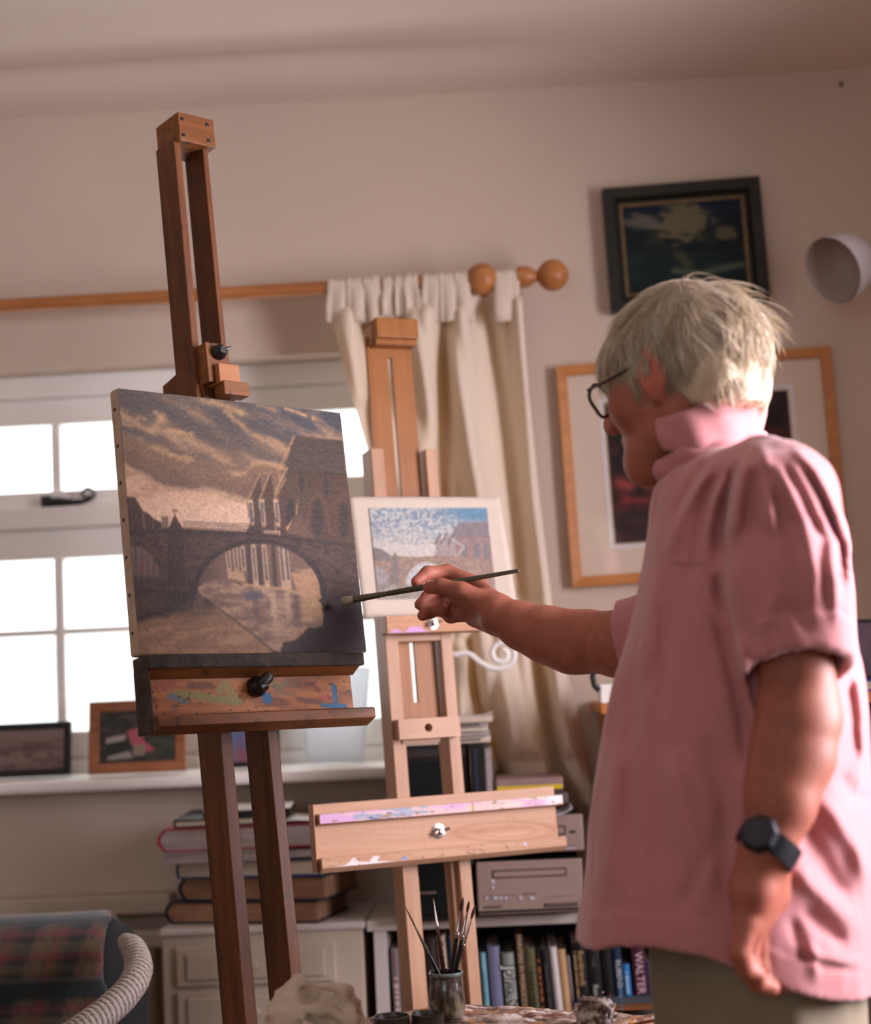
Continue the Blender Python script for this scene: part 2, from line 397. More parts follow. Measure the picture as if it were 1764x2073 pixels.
MB().add([(WX0-0.05, 3.30, 1.030), (WX1+0.06, 3.30, 1.030), (WX1+0.06, 3.47, 1.034), (WX0-0.05, 3.47, 1.034), (WX0-0.05, 3.30, 1.004), (WX1+0.06, 3.30, 1.004), (WX1+0.06, 3.47, 1.004), (WX0-0.05, 3.47, 1.004)],
         [(0, 1, 2, 3), (4, 7, 6, 5), (0, 4, 5, 1), (1, 5, 6, 2), (2, 6, 7, 3), (3, 7, 4, 0)]).build('window_sill', M_WHITE, win, bevel=0.009)
# black iron fastener with a curled tail on the upper casement
pts = [at(x, y, 3.468) for x, y in ((94, 1020), (110, 1017), (130, 1017), (150, 1017), (168, 1015), (182, 1010))]
rad = [0.011, 0.0125, 0.011, 0.0080, 0.0056, 0.0046]
cx, cy = 175, 1000
for k in range(1, 17):
    a = math.radians(45-k*27); r = 15.5*(1-k/22); pts.append(at(cx+r*math.cos(a)+1.5, cy+r*math.sin(a)*0.95, 3.466)); rad.append(0.0040*(1-k/30))
MB().tube(pts, rad, 10).box(*np.array([at(90, 1020, 3.468)[0]-.006, at(104, 1020, 3.468)[0], 3.462, 3.486, at(90, 1030, 3.468)[2], at(90, 1005, 3.468)[2]])).build('casement_fastener', M_BLACK, win, smooth='auto', label='black wrought iron fastener with a curled tail')
# second window, in the wall that faces the pictures (out of frame)
w2 = struct('window_2', MB().box(1.52, 1.58, 1.50, 1.54, 0.9, 2.1).box(1.52, 1.58, 2.18, 2.22, 0.9, 2.1).box(1.52, 1.58, 1.54, 2.18, 0.9, 0.94).box(1.52, 1.58, 1.54, 2.18, 2.06, 2.1).box(1.52, 1.58, 1.84, 1.88, 0.94, 2.06), M_WHITE)
# garden beyond: hedge and lawn, nearly burnt out by the daylight
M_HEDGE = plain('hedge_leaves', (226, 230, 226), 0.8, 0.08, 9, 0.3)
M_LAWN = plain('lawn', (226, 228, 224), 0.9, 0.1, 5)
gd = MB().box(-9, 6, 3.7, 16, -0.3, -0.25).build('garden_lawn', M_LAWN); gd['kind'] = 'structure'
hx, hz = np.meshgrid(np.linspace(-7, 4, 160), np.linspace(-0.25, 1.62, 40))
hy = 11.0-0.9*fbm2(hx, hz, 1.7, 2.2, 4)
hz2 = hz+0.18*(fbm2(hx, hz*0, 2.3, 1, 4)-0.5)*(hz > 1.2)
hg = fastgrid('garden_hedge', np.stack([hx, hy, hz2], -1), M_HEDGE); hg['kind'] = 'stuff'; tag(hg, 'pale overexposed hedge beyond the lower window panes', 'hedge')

# ------------------------------------------------------------------ radiator and its shelf
struct('trim_1', MB().box(XL, -0.70, 3.335, 3.399, 0.752, 0.792), M_CREAM, bevel=0.006)
rad_t = thing('radiator', 'grey painted ribbed radiator under the sill ledge behind the armchair', 'radiator', (-1.15, 3.36, 0.16))
m = MB()
for k in range(22):
    x = -1.0+k*0.066*1.0
    MB().tube([(x-0.0, 0, 0.03), (x, 0, 0.53)], 0.026, 10).build('radiator_fin', M_WHITE2, rad_t, smooth='auto') if x < 0.45 else None
MB().box(-1.03, 0.44, -0.012, 0.012, 0.0, 0.04).box(-1.03, 0.44, -0.012, 0.012, 0.52, 0.56).build('header_pipe', M_WHITE2, rad_t, bevel=0.008)
for x in (-0.9, 0.35): MB().box(x-.02, x+.02, -0.012, 0.012, -0.16, 0.0).build('foot', M_WHITE2, rad_t)

# ------------------------------------------------------------------ curtain rod, curtain, holdback
M_PINEROD = wood('varnished_pine', (150, 92, 50), (184, 122, 72), 0, 10, 0.35)
YR = 3.285
zr = at(1000, 564, YR)[2]
rod = thing('curtain_rod', 'varnished wooden curtain pole with ball finial above the window', 'curtain rod', (0, YR, zr))
xe = at(1060, 562, YR)[0]
MB().tube([(-1.9, 0, 0), (xe, 0, 0)], 0.0142, 20).build('rod', M_PINEROD, rod, smooth='auto')
Mx = np.eye(4); Mx[:3, :3] = np.array([[0, 0, 1], [0, 1, 0], [-1, 0, 0]]).astype(float); Mx[0, 3] = xe-0.012
prof = [(0.0005, 0.0), (0.0215, 0.0), (0.0225, 0.006), (0.0215, 0.022), (0.014, 0.034), (0.0105, 0.041)]
rb = 0.0325
for k in range(17):
    a = math.radians(-72+k*(162/16)); prof.append((max(rb*math.cos(a), 0.0005), 0.041+rb*0.95+rb*math.sin(a)))
MB().lathe(prof, 28, Mx).build('finial', M_PINEROD, rod, smooth='auto', angle=50)
xb = at(976, 566, YR)[0]
prof = [(max(0.0335*math.sin(math.radians(a)), 0.0003), -0.0335*math.cos(math.radians(a))) for a in range(0, 181, 12)]
Mb = np.eye(4); Mb[:3, :3] = np.array([[1, 0, 0], [0, 0, 1], [0, -1, 0]]); Mb[:3, 3] = (xb, -0.002, -0.001)
br = MB().lathe(prof, 24, Mb).build('bracket', M_PINEROD, rod, smooth='auto', angle=60)
MB().tube([(xb, 0.028, -0.001), (xb, 0.114, -0.001)], 0.016, 14).build('bracket_arm', M_PINEROD, br, smooth='auto')

M_CURT, _nt, _b = newmat('cream_cotton', 0.85, 0.1)
_tc = node(_nt, 'ShaderNodeTexCoord'); _n = node(_nt, 'ShaderNodeTexNoise', ins={'Scale': 420, 'Detail': 2}); _nt.links.new(_tc.outputs['Object'], _n.inputs['Vector'])
_r = ramp(_nt, [(0.3, L4((232, 220, 200))), (0.7, L4((242, 232, 214)))]); _nt.links.new(_n.outputs['Fac'], _r.inputs[0]); _nt.links.new(_r.outputs[0], _b.inputs['Base Color'])
_tl = node(_nt, 'ShaderNodeBsdfTranslucent'); _tl.inputs[0].default_value = L4((240, 206, 150)); _mx = node(_nt, 'ShaderNodeMixShader', ins={0: 0.3})
_nt.links.new(_b.outputs[0], _mx.inputs[1]); _nt.links.new(_tl.outputs[0], _mx.inputs[2]); _nt.links.new(_mx.outputs[0], _nt.nodes['Material Output'].inputs[0])
cur = thing('curtain', 'cream tab top cotton curtain drawn to one side and held back', 'curtain', at(880, 1640, 3.27))
CO = np.array(cur.location)
ly = [(560, 655), (610, 660), (640, 666), (700, 686), (800, 712), (880, 735), (940, 752), (1010, 776), (1100, 812), (1200, 850), (1290, 876), (1340, 872), (1420, 862), (1520, 858), (1640, 866), (1800, 880)]
ry = [(560, 1052), (610, 1056), (700, 1062), (800, 1070), (1000, 1090), (1100, 1102), (1200, 1114), (1290, 1124), (1340, 1140), (1420, 1164), (1520, 1184), (1600, 1196), (1800, 1198)]
ns, nt_ = 330, 230
S, T = np.meshgrid(np.linspace(0, 1, ns), np.linspace(598, 1790, nt_))
xl = np.interp(T, [p[0] for p in ly], [p[1] for p in ly]); xr = np.interp(T, [p[0] for p in ry], [p[1] for p in ry])
PX = xl+(xr-xl)*S
def ridge(pl, w): return np.exp(-(seg_dist(PX, T, pl)/w)**2)
amp = np.interp(T, [598, 680, 1000, 1280, 1340, 1790], [0.010, 0.022, 0.022, 0.014, 0.016, 0.03])
dep = 0.4*amp*np.sin(2*math.pi*(S*6.3+0.18*np.sin(T/190.0)+0.1))+0.3*amp*np.sin(2*math.pi*(S*10.7+0.3))*(1-ss(640, 900, T))
dep += 0.055*ridge([(905, 640), (899, 760), (896, 900), (902, 1010), (915, 1150)], 16)     # deep shut fold
dep -= 0.040*ridge([(858, 640), (862, 800), (868, 1010)], 26)
dep -= 0.042*ridge([(925, 640), (940, 760), (955, 900), (975, 1010), (985, 1180)], 24)
dep += 0.045*ridge([(985, 640), (1020, 800), (1042, 1000), (1055, 1200)], 34)
dep -= 0.030*ridge([(1050, 610), (1062, 760), (1080, 1000), (1098, 1150), (1110, 1260)], 13)
dep -= 0.03*ridge([(700, 640), (730, 800)], 22)
dep += 0.05*ridge([(728, 620), (745, 760), (760, 900)], 14)
# below the holdback
dep += 0.040*ridge([(948, 1300), (962, 1400), (990, 1500), (1020, 1590), (1050, 1700)], 13)
dep -= 0.040*ridge([(930, 1330), (935, 1450), (940, 1600)], 18)
dep -= 0.050*ridge([(1000, 1360), (1040, 1450), (1075, 1560), (1100, 1700)], 36)
dep += 0.055*ridge([(1088, 1300), (1100, 1400), (1112, 1480), (1132, 1570), (1165, 1660)], 15)
dep -= 0.045*ridge([(1125, 1320), (1140, 1420), (1160, 1540), (1190, 1620)], 20)
dep += 0.05*ridge([(1165, 1340), (1180, 1450), (1205, 1560)], 18)
dep += 0.006*(fbm2(PX, T, 0.02, 0.006, 3)-0.5)
base = np.interp(T, [598, 640, 1280, 1330, 1790], [3.285, 3.28, 3.265, 3.265, 3.315])
YY = np.clip(base+dep, np.interp(T, [1420, 1540], [3.17, 3.262]), 3.372)
P = np.zeros(PX.shape+(3,))
for i in range(nt_):
    d = CF[None]+CR[None]*((PX[i]-W_PX/2)/F_PX)[:, None]-CU[None]*((T[i]-H_PX/2)/F_PX)[:, None]
    P[i] = CAM+d*(YY[i]/d[:, 1])[:, None]
o = fastgrid('curtain_panel', P-CO, M_CURT, cur); sm = o.modifiers.new('thick', 'SOLIDIFY'); sm.thickness = 0.0025
# tabs looped over the pole
tabs = [(663, 703), (702, 738), (737, 770), (775, 796), (799, 815), (818, 846), (855, 890), (889, 922), (921, 950), (1000, 1052)]
for k, (a, b) in enumerate(tabs):
    xa, xb2 = at(a, 566, YR)[0], at(b, 566, YR)[0]; rows = []
    zb_f = at((a+b)/2, 628 if k in (3, 4, 5) else 640, YR-0.02)[2]
    prof = [(YR-0.018-0.004*(k % 2), zb_f-0.012), (YR-0.019-0.004*(k % 2), zb_f+0.02)]
    for q in range(11):
        an = math.radians(200-q*22); prof.append((YR+0.0172*math.cos(an)*(1.0+0.05*(k % 3)), zr+0.0172*math.sin(an)*(1.0+0.06*(k % 3))))
    prof += [(YR+0.019, zb_f+0.02), (YR+0.018, zb_f-0.012)]
    xs = np.linspace(xa, xb2, 9); G = np.zeros((len(prof), 9, 3))
    for i, (yy, zz) in enumerate(prof):
        f = min(i, len(prof)-1-i)
        sh = (0.004 if f < 2 else 0.0)*np.sin(np.linspace(0, 6.28, 9)+k)
        G[i, :, 0] = xs+(k % 3-1)*0.004*(1 if f < 2 else 0); G[i, :, 1] = yy-0.0022*np.abs(np.sin(np.linspace(0, 9.4, 9)+k))+sh; G[i, :, 2] = zz+0.0015*np.sin(np.linspace(0, 9.4, 9)+k)
    t = fastgrid('curtain_tab', G-CO, M_CURT, cur); t.modifiers.new('thick', 'SOLIDIFY').thickness = 0.0025
# white iron scroll that holds the curtain back
hp = [at(x, y, 3.14) for x, y in ((905, 1322), (925, 1325), (945, 1322), (955, 1326), (972, 1341), (992, 1352), (1012, 1354))]
for k in range(1, 24):
    a = math.radians(80-k*22); r = 30*(1-k/33); hp.append(at(1016+r*math.cos(a), 1324+r*math.sin(a)*1.0, 3.14))
hp = [at(870, 1335, 3.395), at(880, 1328, 3.25)]+hp
hold = MB().tube(hp, 0.0058, 10).build('curtain_holdback', M_WHITE, smooth='auto'); tag(hold, 'white painted iron scroll holdback curling across the cream curtain', 'curtain holdback')
# ------------------------------------------------------------------ easel by the canvas (worn, dark)
W_OLD = wood('worn_easel_wood', (72, 42, 24), (118, 70, 38), 2, 12, 0.5, stain=(56, 44, 34), stain_amt=0.60)
W_OLDX = wood('worn_easel_wood_cross', (90, 52, 26), (142, 88, 46), 0, 12, 0.5, stain=(54, 46, 38), stain_amt=0.58)
W_OLDL = wood('worn_easel_wood_pale', (150, 96, 60), (178, 122, 80), 0, 12, 0.55, stain=(60, 44, 34), stain_amt=0.64)
W_CRUST = plain('paint_crusted_wood', (62, 54, 46), 0.7, 0.45, 40, 0.9, bscale=160)
RN = rotm(43.7, 7.27, 0.92); ON = np.array([-0.495, 2.2, 1.249])
base_l = np.array([0.18, 0.05, -1.262])
BN = ON+RN@base_l
def nl(x, y, z): return np.array([x, y, z])-base_l
easel = thing('easel', 'dark paint-stained wooden studio easel holding the bridge canvas', 'easel', BN, RN)
def nb(name, x0, x1, y0, y1, z0, z1, mat, bevel=0.0015, parent=None, label=None):
    o0, o1 = nl(x0, y0, z0), nl(x1, y1, z1)
    return MB().box(o0[0], o1[0], o0[1], o1[1], o0[2], o1[2]).build(name, mat, parent or easel, bevel=bevel, label=label)
nb('mast_post', 0.1475, 0.160, 0.0245, 0.076, -0.04, 0.800, W_OLD)
nb('mast_post', 0.1995, 0.2090, 0.0245, 0.076, -0.04, 0.800, W_OLD)
tb = nb('top_block', 0.1555, 0.2205, 0.014, 0.078, 0.793, 0.840, W_OLDX)
tb.location.x -= 0.003
for sx in (0.1655, 0.2105):
    for sz in (0.802, 0.829):
        M = np.eye(4); M[:3, :3] = np.array([[1, 0, 0], [0, 0, -1], [0, 1, 0]]); M[:3, 3] = nl(sx-0.003, 0.0142, sz)
        MB().lathe([(0.0036, -0.002), (0.0036, 0.0006), (0.0025, 0.001)], 12, M).build('screw', M_BLACK, tb)
# sliding clamp on the top edge of the canvas
cl = nb('canvas_clamp', 0.155, 0.1955, 0.0005, 0.060, 0.405, 0.466, W_OLDX)
nb('clamp_jaw', 0.1675, 0.204, -0.010, 0.030, 0.402, 0.432, W_OLDL, parent=cl)
nb('clamp_lip', 0.171, 0.2165, -0.014, 0.012, 0.3835, 0.4045, W_OLDX, parent=cl)
m = MB(); a, b = nl(0.160, 0.020, 0.386), nl(0.2155, 0.128, 0.448)
m.prism([(a[1], a[2]), (b[1], a[2]), (b[1], b[2]-0.012), (b[1]-0.014, b[2]-0.010), (nl(0, 0.06, 0)[1], b[2]), (a[1], b[2]-0.004)], 0, a[0]-0.0035, b[0]-0.002)
m.build('clamp_heel', W_OLD, cl, bevel=0.0015)
M = np.eye(4); M[:3, :3] = np.array([[1, 0, 0], [0, 0, -1], [0, 1, 0]]); M[:3, 3] = nl(0.176, 0.0005, 0.451)
MB().lathe([(0.0115, -0.001), (0.0120, 0.005), (0.0100, 0.011), (0.0060, 0.016)], 18, M).build('clamp_knob', M_BLACK, cl, smooth='auto')
kk = nl(0.176, -0.011, 0.451); MB().tube([kk, kk+[0.014, -0.003, 0.006]], [0.0035, 0.002], 8).build('thumb_lever', M_BLACK, cl)
# tray that carries the canvas
tray = nb('tray_board', 0.004, 0.356, -0.004, 0.020, -0.106, -0.002, W_OLDX)
nb('canvas_ledge', 0.000, 0.369, -0.026, 0.0195, -0.0225, -0.0025, W_CRUST, 0.003, parent=tray, label='ledge caked in dark green and brown paint')
a = nl(0, 0, 0)
m = MB(); m.prism([(nl(0, -0.0045, 0)[1], nl(0, 0, -0.034)[2]), (nl(0, -0.024, 0)[1], nl(0, 0, -0.0225)[2]), (nl(0, -0.0045, 0)[1], nl(0, 0, -0.0225)[2])], 0, nl(0.004, 0, 0)[0], nl(0.360, 0, 0)[0])
m.build('ledge_fillet', W_OLDX, tray)
m = MB(); z = lambda q: nl(0, 0, q)[2]; y = lambda q: nl(0, q, 0)[1]
m.prism([(y(-0.004), z(-0.110)), (y(-0.012), z(-0.1105)), (y(-0.034), z(-0.101)), (y(-0.034), z(-0.087)), (y(-0.029), z(-0.0855)), (y(-0.012), z(-0.088)), (y(-0.004), z(-0.086))], 0, nl(0.002, 0, 0)[0], nl(0.372, 0, 0)[0])
m.build('tray_lip', W_OLDX, tray, bevel=0.001)
nb('tray_end', 0.0005, 0.0045, -0.018, 0.020, -0.108, -0.020, W_CRUST, parent=tray)
# flat paint smears on the tray front
px_box = [(297, 1368), (704, 1354), (706, 1437), (310, 1460)]
pt = Paint(240, 52, px_box)
g = pt.n(0.012, 0.13, 5, 3.1); pt.c[:] = (150, 90, 46); pt.fill(ss(0.35, 0.7, g), (172, 108, 58)); pt.fill(0.8*ss(0.50, 0.72, pt.n(.02, .05, 4, 8.)), (104, 60, 36))
nm = pt.n(0.06, 0.09, 4, 1.7)
for (pl, w, c, a_) in (([(360, 1402), (400, 1405), (440, 1415), (480, 1420)], 11, (128, 120, 66), .95), ([(445, 1395), (455, 1375), (470, 1408)], 11, (138, 126, 72), .8), ([(345, 1408), (375, 1420)], 9, (98, 98, 104), .9),
                       ([(320, 1385), (345, 1375)], 12, (150, 74, 50), .7), ([(540, 1368), (560, 1385), (575, 1372)], 9, (108, 96, 56), .85), ([(560, 1395), (590, 1400)], 8, (120, 84, 50), .7),
                       ([(628, 1372), (640, 1392)], 6, (120, 60, 40), .8), ([(650, 1408), (670, 1410)], 7, (168, 70, 66), .8), ([(600, 1412), (640, 1420)], 6, (104, 62, 50), .8)):
    pt.fill(a_*ss(0.25, 0.6, np.exp(-(seg_dist(pt.x, pt.y, pl)/w)**2)*(0.4+1.1*nm)), c)
pt.fill(ss(14, 12, np.hypot((pt.x-538)*1.15, (pt.y-1412)*.8)+3*nm), (28, 88, 128))
pt.fill(0.95*ss(7, 5.5, seg_dist(pt.x, pt.y, [(671, 1380), (673, 1424)])+3*nm), (34, 92, 132))
pt.fill(0.95*ss(8, 6.5, seg_dist(pt.x, pt.y, [(648, 1428), (690, 1430)])+3*nm), (34, 92, 132))
pt.fill(0.8*ss(.70, .76, pt.n(.12, .12, 3, 4.)), (58, 46, 34))
M_PAINTW = colmat('painted_tray_front', 0.5, 0.3, 0.3, 220)
c0 = nl(0.008, -0.0048, -0.035); pt.panel('tray_front_smears', M_PAINTW, c0, np.array([0.346, 0, 0]), np.array([0, 0, -0.050]), tray, 1.0, 0.0006, label='tray front smeared with blue, olive and red paint')
kz = nl(0.182, -0.005, -0.048); M = np.eye(4); M[:3, :3] = np.array([[1, 0, 0], [0, 0, -1], [0, 1, 0]]); M[:3, 3] = kz
kn = MB().lathe([(0.0145, 0), (0.015, 0.007), (0.010, 0.014), (0.005, 0.02)], 18, M).build('tray_knob', M_BLACK, tray, smooth='auto')
MB().tube([kz+[-0.004, -0.018, 0.0], kz+[0.008, -0.023, 0.011], kz+[0.011, -0.024, 0.014]], [0.008, 0.0085, 0.006], 10).tube([kz+[0.004, -0.018, 0.0], kz+[-0.009, -0.021, -0.004]], [0.008, 0.0065], 10).build('wing', M_BLACK, kn, smooth='auto')
# uprights down to the floor and the foot frame (mostly out of frame)
for x0, x1 in ((0.133, 0.153), (0.2145, 0.2335)):
    lg = nb('upright', x0, x1, 0.022, 0.080, -1.262, -0.012, W_OLD)
nb('upright_groove', 0.1535, 0.1595, 0.034, 0.070, -1.20, -0.11, W_CRUST)
for x0, x1 in ((-0.02, 0.02), (0.35, 0.39)):
    o0 = nl(x0, -0.02, -1.30); MB().box(o0[0], o0[0]+0.04, o0[1], o0[1]+0.42, 0.0, 0.04).build('foot_rail', W_OLD, easel, bevel=0.002)
o0 = nl(-0.02, 0.02, -1.262); MB().box(o0[0], o0[0]+0.41, o0[1], o0[1]+0.06, 0.005, 0.045).build('foot_crossbar', W_OLDX, easel, bevel=0.002)

# ------------------------------------------------------------------ the canvas: bridge, river and church
CW, CH = 0.397, 0.380
canvas = thing('canvas_painting', 'dark oil painting of an arched bridge and church, on the worn easel', 'painting', ON+RN@np.array([CW/2, 0.012, 0]), RN)
def cvl(x, y, z): return np.array([x-CW/2, y-0.012, z])
M_LINEN = plain('bare_canvas_edge', (186, 164, 142), 0.9, 0.12, 30, 0.4, bscale=500)
body = MB().box(*np.array([-CW/2, CW/2, 0.0012-0.012, 0.0235-0.012, 0.0, CH])).build('stretched_canvas', M_LINEN, canvas, bevel=0.004)
# small folds and nails on the left turnover
for k in range(7): MB().box(-CW/2-0.0012, -CW/2, -0.003, 0.001, 0.03+k*0.053, 0.034+k*0.053).build('tack', M_BLACK, canvas)
C2 = [(118, 95), (1445, 250), (1606, 1680), (238, 1700)]
p = Paint(300, 300, C2); x, y = p.x, p.y
w1 = p.n(.004, .006, 5, 1.); w2 = p.n(.011, .018, 5, 2.); w3 = p.n(.05, .05, 3, 3.)
dg = fbm2(x*0.85+y*0.5, y*0.85-x*0.5, .0035, .013, 5, 5.)      # streaks running down to the right
sky = np.zeros_like(p.c); t = ss(150, 700, y)[..., None]
sky = np.array((92, 84, 80))*(1-t)+np.array((118, 95, 78))*t
tr = (ss(650, 1400, x)*ss(760, 300, y))[..., None]; sky = sky*(1-tr)+np.array((72, 76, 86))*tr
p.c = sky.copy()
p.fill(0.75*ss(.47, .66, dg), (148, 120, 98)); p.fill(0.55*ss(.58, .75, dg+.12*(w2-.5)), (186, 152, 116)); p.fill(.5*ss(.52, .36, dg), (76, 72, 74))
for pl, w, a in (([(330, 350), (390, 265)], 22, .5), ([(240, 270), (280, 280)], 14, .5), ([(420, 345), (560, 375)], 16, .7), ([(620, 165), (740, 200), (860, 250)], 20, .65), ([(760, 235), (880, 340), (980, 405)], 18, .55), ([(950, 200), (1060, 235)], 12, .5), ([(1120, 225), (1245, 270)], 9, .9), ([(1285, 285), (1295, 288)], 7, .9), ([(340, 240), (400, 290)], 14, .6), ([(150, 310), (200, 330)], 10, .6)):
    p.fill(a*np.exp(-(seg_dist(x+26*(w2-.5), y+34*(w2-.5), pl)/w)**2)*(.5+w3), (206, 164, 118))
# two banks of cloud with lit rims
yy = y+46*(w2-.5)+14*(w3-.5)
e1 = line_y(x, [(120, 360), (230, 390), (330, 440), (480, 500), (600, 530), (680, 540), (780, 585), (880, 595), (935, 535), (1000, 540), (1080, 565), (1200, 600)])
p.fill(.85*ss(0, 34, yy-e1)*ss(360, 120, yy-e1), (116, 92, 76)); p.fill((.25+.6*ss(.4,.6,w1))*np.exp(-((yy-e1-10)/20)**2)*(x < 1130), (190, 152, 112)); p.fill(.5*ss(60, 0, np.abs(yy-e1-60))*(x < 1100), (140, 108, 84))
e2 = line_y(x, [(120, 535), (170, 560), (260, 610), (330, 650), (400, 690), (480, 695), (560, 712), (620, 705), (700, 715), (780, 745), (900, 775), (1100, 800)])
lo = ss(-6, 26, yy-e2); g2 = ss(560, 900, y)[..., None]
p.c = p.c*(1-lo[..., None])+(np.array((198, 160, 132))*(1-g2)+np.array((224, 190, 164))*g2)*lo[..., None]
p.fill(lo*.7*ss(.45, .62, p.n(.006, .02, 4, 7.))*ss(800, 700, y), (172, 132, 104)); p.fill(.5*np.exp(-((yy-e2)/14)**2)*(x < 950), (226, 190, 156))
# distant roofs
p.poly([(150, 745), (215, 748), (262, 830), (300, 850), (330, 880), (375, 900), (375, 960), (150, 960)], (72, 52, 46)); p.line([(262, 840), (272, 930)], 10, (128, 96, 84), .7); p.line([(320, 885), (322, 930)], 8, (120, 88, 76), .6)
for q in (385, 405): p.soft([(q, 870), (q+2, 930)], 9, (82, 62, 56), .9)
# church
br = p.n(.03, .06, 4, 11.)
p.poly([(1172, 383), (1460, 412), (1482, 618), (1110, 592)], (78, 66, 58)); p.poly([(1110, 590), (1482, 616), (1560, 1060), (1290, 1040), (1090, 1000)], (80, 60, 50))
p.line([(1170, 390), (1078, 590), (1085, 640)], 10, (172, 132, 100), .8); p.line([(1110, 592), (1482, 617)], 5, (58, 46, 40))
p.poly([(1125, 575), (1250, 640), (1270, 960), (1100, 950), (1050, 740)], (84, 66, 56)); p.line([(1128, 575), (1052, 740)], 9, (190, 152, 118), .8)
for gx_, gw, top in ((890, 52, 610), (958, 58, 590), (1044, 64, 640)):
    p.poly([(gx_, 775), (gx_+74, top), (gx_+gw+40, 770), (gx_+gw+40, 950), (gx_+20, 950)], (82, 62, 54)); p.line([(gx_+4, 772), (gx_+76, top)], 7, (182, 142, 110), .85)
    p.poly([(gx_+2, 765), (gx_+34, 760), (gx_+46, 930), (gx_+22, 930)], (196, 164, 134)); p.poly([(gx_+12, 785), (gx_+28, 782), (gx_+36, 900), (gx_+22, 902)], (92, 88, 92))
for cx_, cy_, rx, ry_ in ((1215, 660, 22, 60), (1362, 690, 20, 62), (1150, 850, 34, 100), (1310, 880, 42, 110), (1468, 890, 40, 110)):
    p.fill(.9*ss(1.15, .8, ((x-cx_)/(rx*.72))**2+((y-cy_)/ry_)**2), (56, 49, 46))
p.line([(1250, 930), (1262, 800), (1310, 720), (1360, 800), (1385, 960)], 12, (100, 76, 60), .8); p.line([(1410, 800), (1470, 720), (1500, 760)], 10, (98, 74, 60), .7)
p.poly([(1195, 745), (1180, 860), (1130, 950), (1115, 945), (1190, 850)], (196, 152, 108)); p.poly([(1120, 960), (1200, 860), (1300, 1010)], (104, 80, 68))
# bridge
deck = line_y(x, [(150, 950), (400, 935), (700, 950), (900, 955), (1130, 980), (1330, 1005), (1545, 1028)])
bm_ = (y > deck)
p.fill(bm_, (74, 55, 48)); p.fill(.6*bm_*ss(.42, .66, br), (94, 72, 62)); p.fill(.6*bm_*ss(.5, .34, br), (56, 43, 40))
p.fill(.9*np.exp(-((y-deck-14)/12)**2), (56, 42, 38))
rail = (x > 495)*(x < 1125)
for dy in (44, 28, 10): p.fill(.75*rail*ss(3.2, 1.4, np.abs(y-deck+dy)), (66, 50, 44))
p.fill(.6*rail*(y < deck)*(y > deck-44)*ss(3.2, 1.6, np.abs((x+6) % 17-8)), (66, 50, 44))
p.poly([(412, 945), (455, 855), (505, 940)], (70, 50, 44)); p.poly([(420, 930), (500, 930), (515, 1290), (410, 1290)], (62, 46, 42)); p.line([(455, 860), (455, 825)], 4, (70, 52, 46)); p.line([(438, 828), (472, 828)], 5, (84, 62, 52))
p.poly([(885, 955), (905, 920), (960, 920), (985, 965)], (72, 54, 46))
# water below the bridge
wy = line_y(x, [(150, 1290), (400, 1330), (590, 1310), (1330, 1340), (1600, 1330)])
wat = y > wy; p.fill(wat, (62, 52, 50)); wn = p.n(.012, .035, 5, 21.)
p.fill(wat*.7*ss(.42, .66, wn)*ss(1250, 400, x), (120, 92, 78)); p.fill(wat*.5*ss(.5, .3, wn), (52, 44, 44))
# arch
ax = np.where(x < 960, (x-960)/372.0, (x-960)/370.0); ay = (y-1335)/305.0; arch = (ax*ax+ay*ay < 1) & (y < 1345)
p.fill(((ax*ax+ay*ay) < 1.2) & (y < 1335) & ~arch, (52, 40, 38)); p.fill(.5*((ax*ax+ay*ay) < 1.16)*(y < 1335)*~arch*ss(.5, .6, br), (84, 64, 56))
p.fill(arch, (118, 94, 80)); p.fill(arch*ss(760, 640, x)*.8, (96, 78, 70))
for k, q in enumerate((770, 815, 858, 925, 990, 1090, 1120)):
    p.fill(arch*ss(17, 11, np.abs(x-q-(y-1040)*.09))*(y > 1030)*(y < (1190 if k < 3 else 1260+8*k)), (196, 166, 138)); p.fill(arch*ss(7, 4, np.abs(x-q-(y-1040)*.09))*(y > 1050)*(y < (1180 if k < 3 else 1250)), (84, 78, 84))
for q in (895, 960, 1045): p.fill(arch*ss(16, 10, np.abs(x-q-(y-1040)*.06))*(y > 1040)*(y < 1290), (74, 58, 54))
p.poly([(770, 1190), (870, 1200), (880, 1260), (775, 1240)], (204, 168, 132), .8); p.fill(arch*.8*ss(1140, 1250, x)*(y > 1180), (190, 152, 120))
p.poly([(1150, 1200), (1290, 1230), (1328, 1345), (1200, 1340)], (188, 148, 116), .85)
# lit river seen through the arch
river = inpoly(x+60*(wn-.5), y+40*(w2-.5), [(590, 1300), (690, 1235), (770, 1240), (870, 1280), (1110, 1300), (1200, 1330), (1328, 1345), (1336, 1460), (1325, 1530), (1270, 1540), (1190, 1600), (1120, 1630), (1075, 1690), (900, 1560), (720, 1430), (620, 1360)])
p.fill(river, (148, 120, 104)); p.fill(river*.75*ss(.45, .65, wn), (180, 148, 124)); p.fill(river*.6*ss(.48, .34, wn), (108, 88, 82))
for q in (935, 1040, 1125, 1180): p.fill(river*.55*ss(26, 8, np.abs(x-q-(y-1330)*.12+14*(w3-.5)))*(y > 1320)*ss(1560, 1440, y), (86, 70, 68) if q in (935, 1180) else (206, 178, 150))
p.fill(.85*ss(.35, .7, np.exp(-(((x-930)/75)**2+((y-1340)/34)**2))+.3*(w3-.5)), (86, 84, 100))
p.fill(river*.7*ss(1190, 1240, x)*ss(1540, 1440, y), (196, 158, 116)); p.soft([(870, 1275), (1110, 1302), (1205, 1330)], 9, (204, 166, 122), .9)
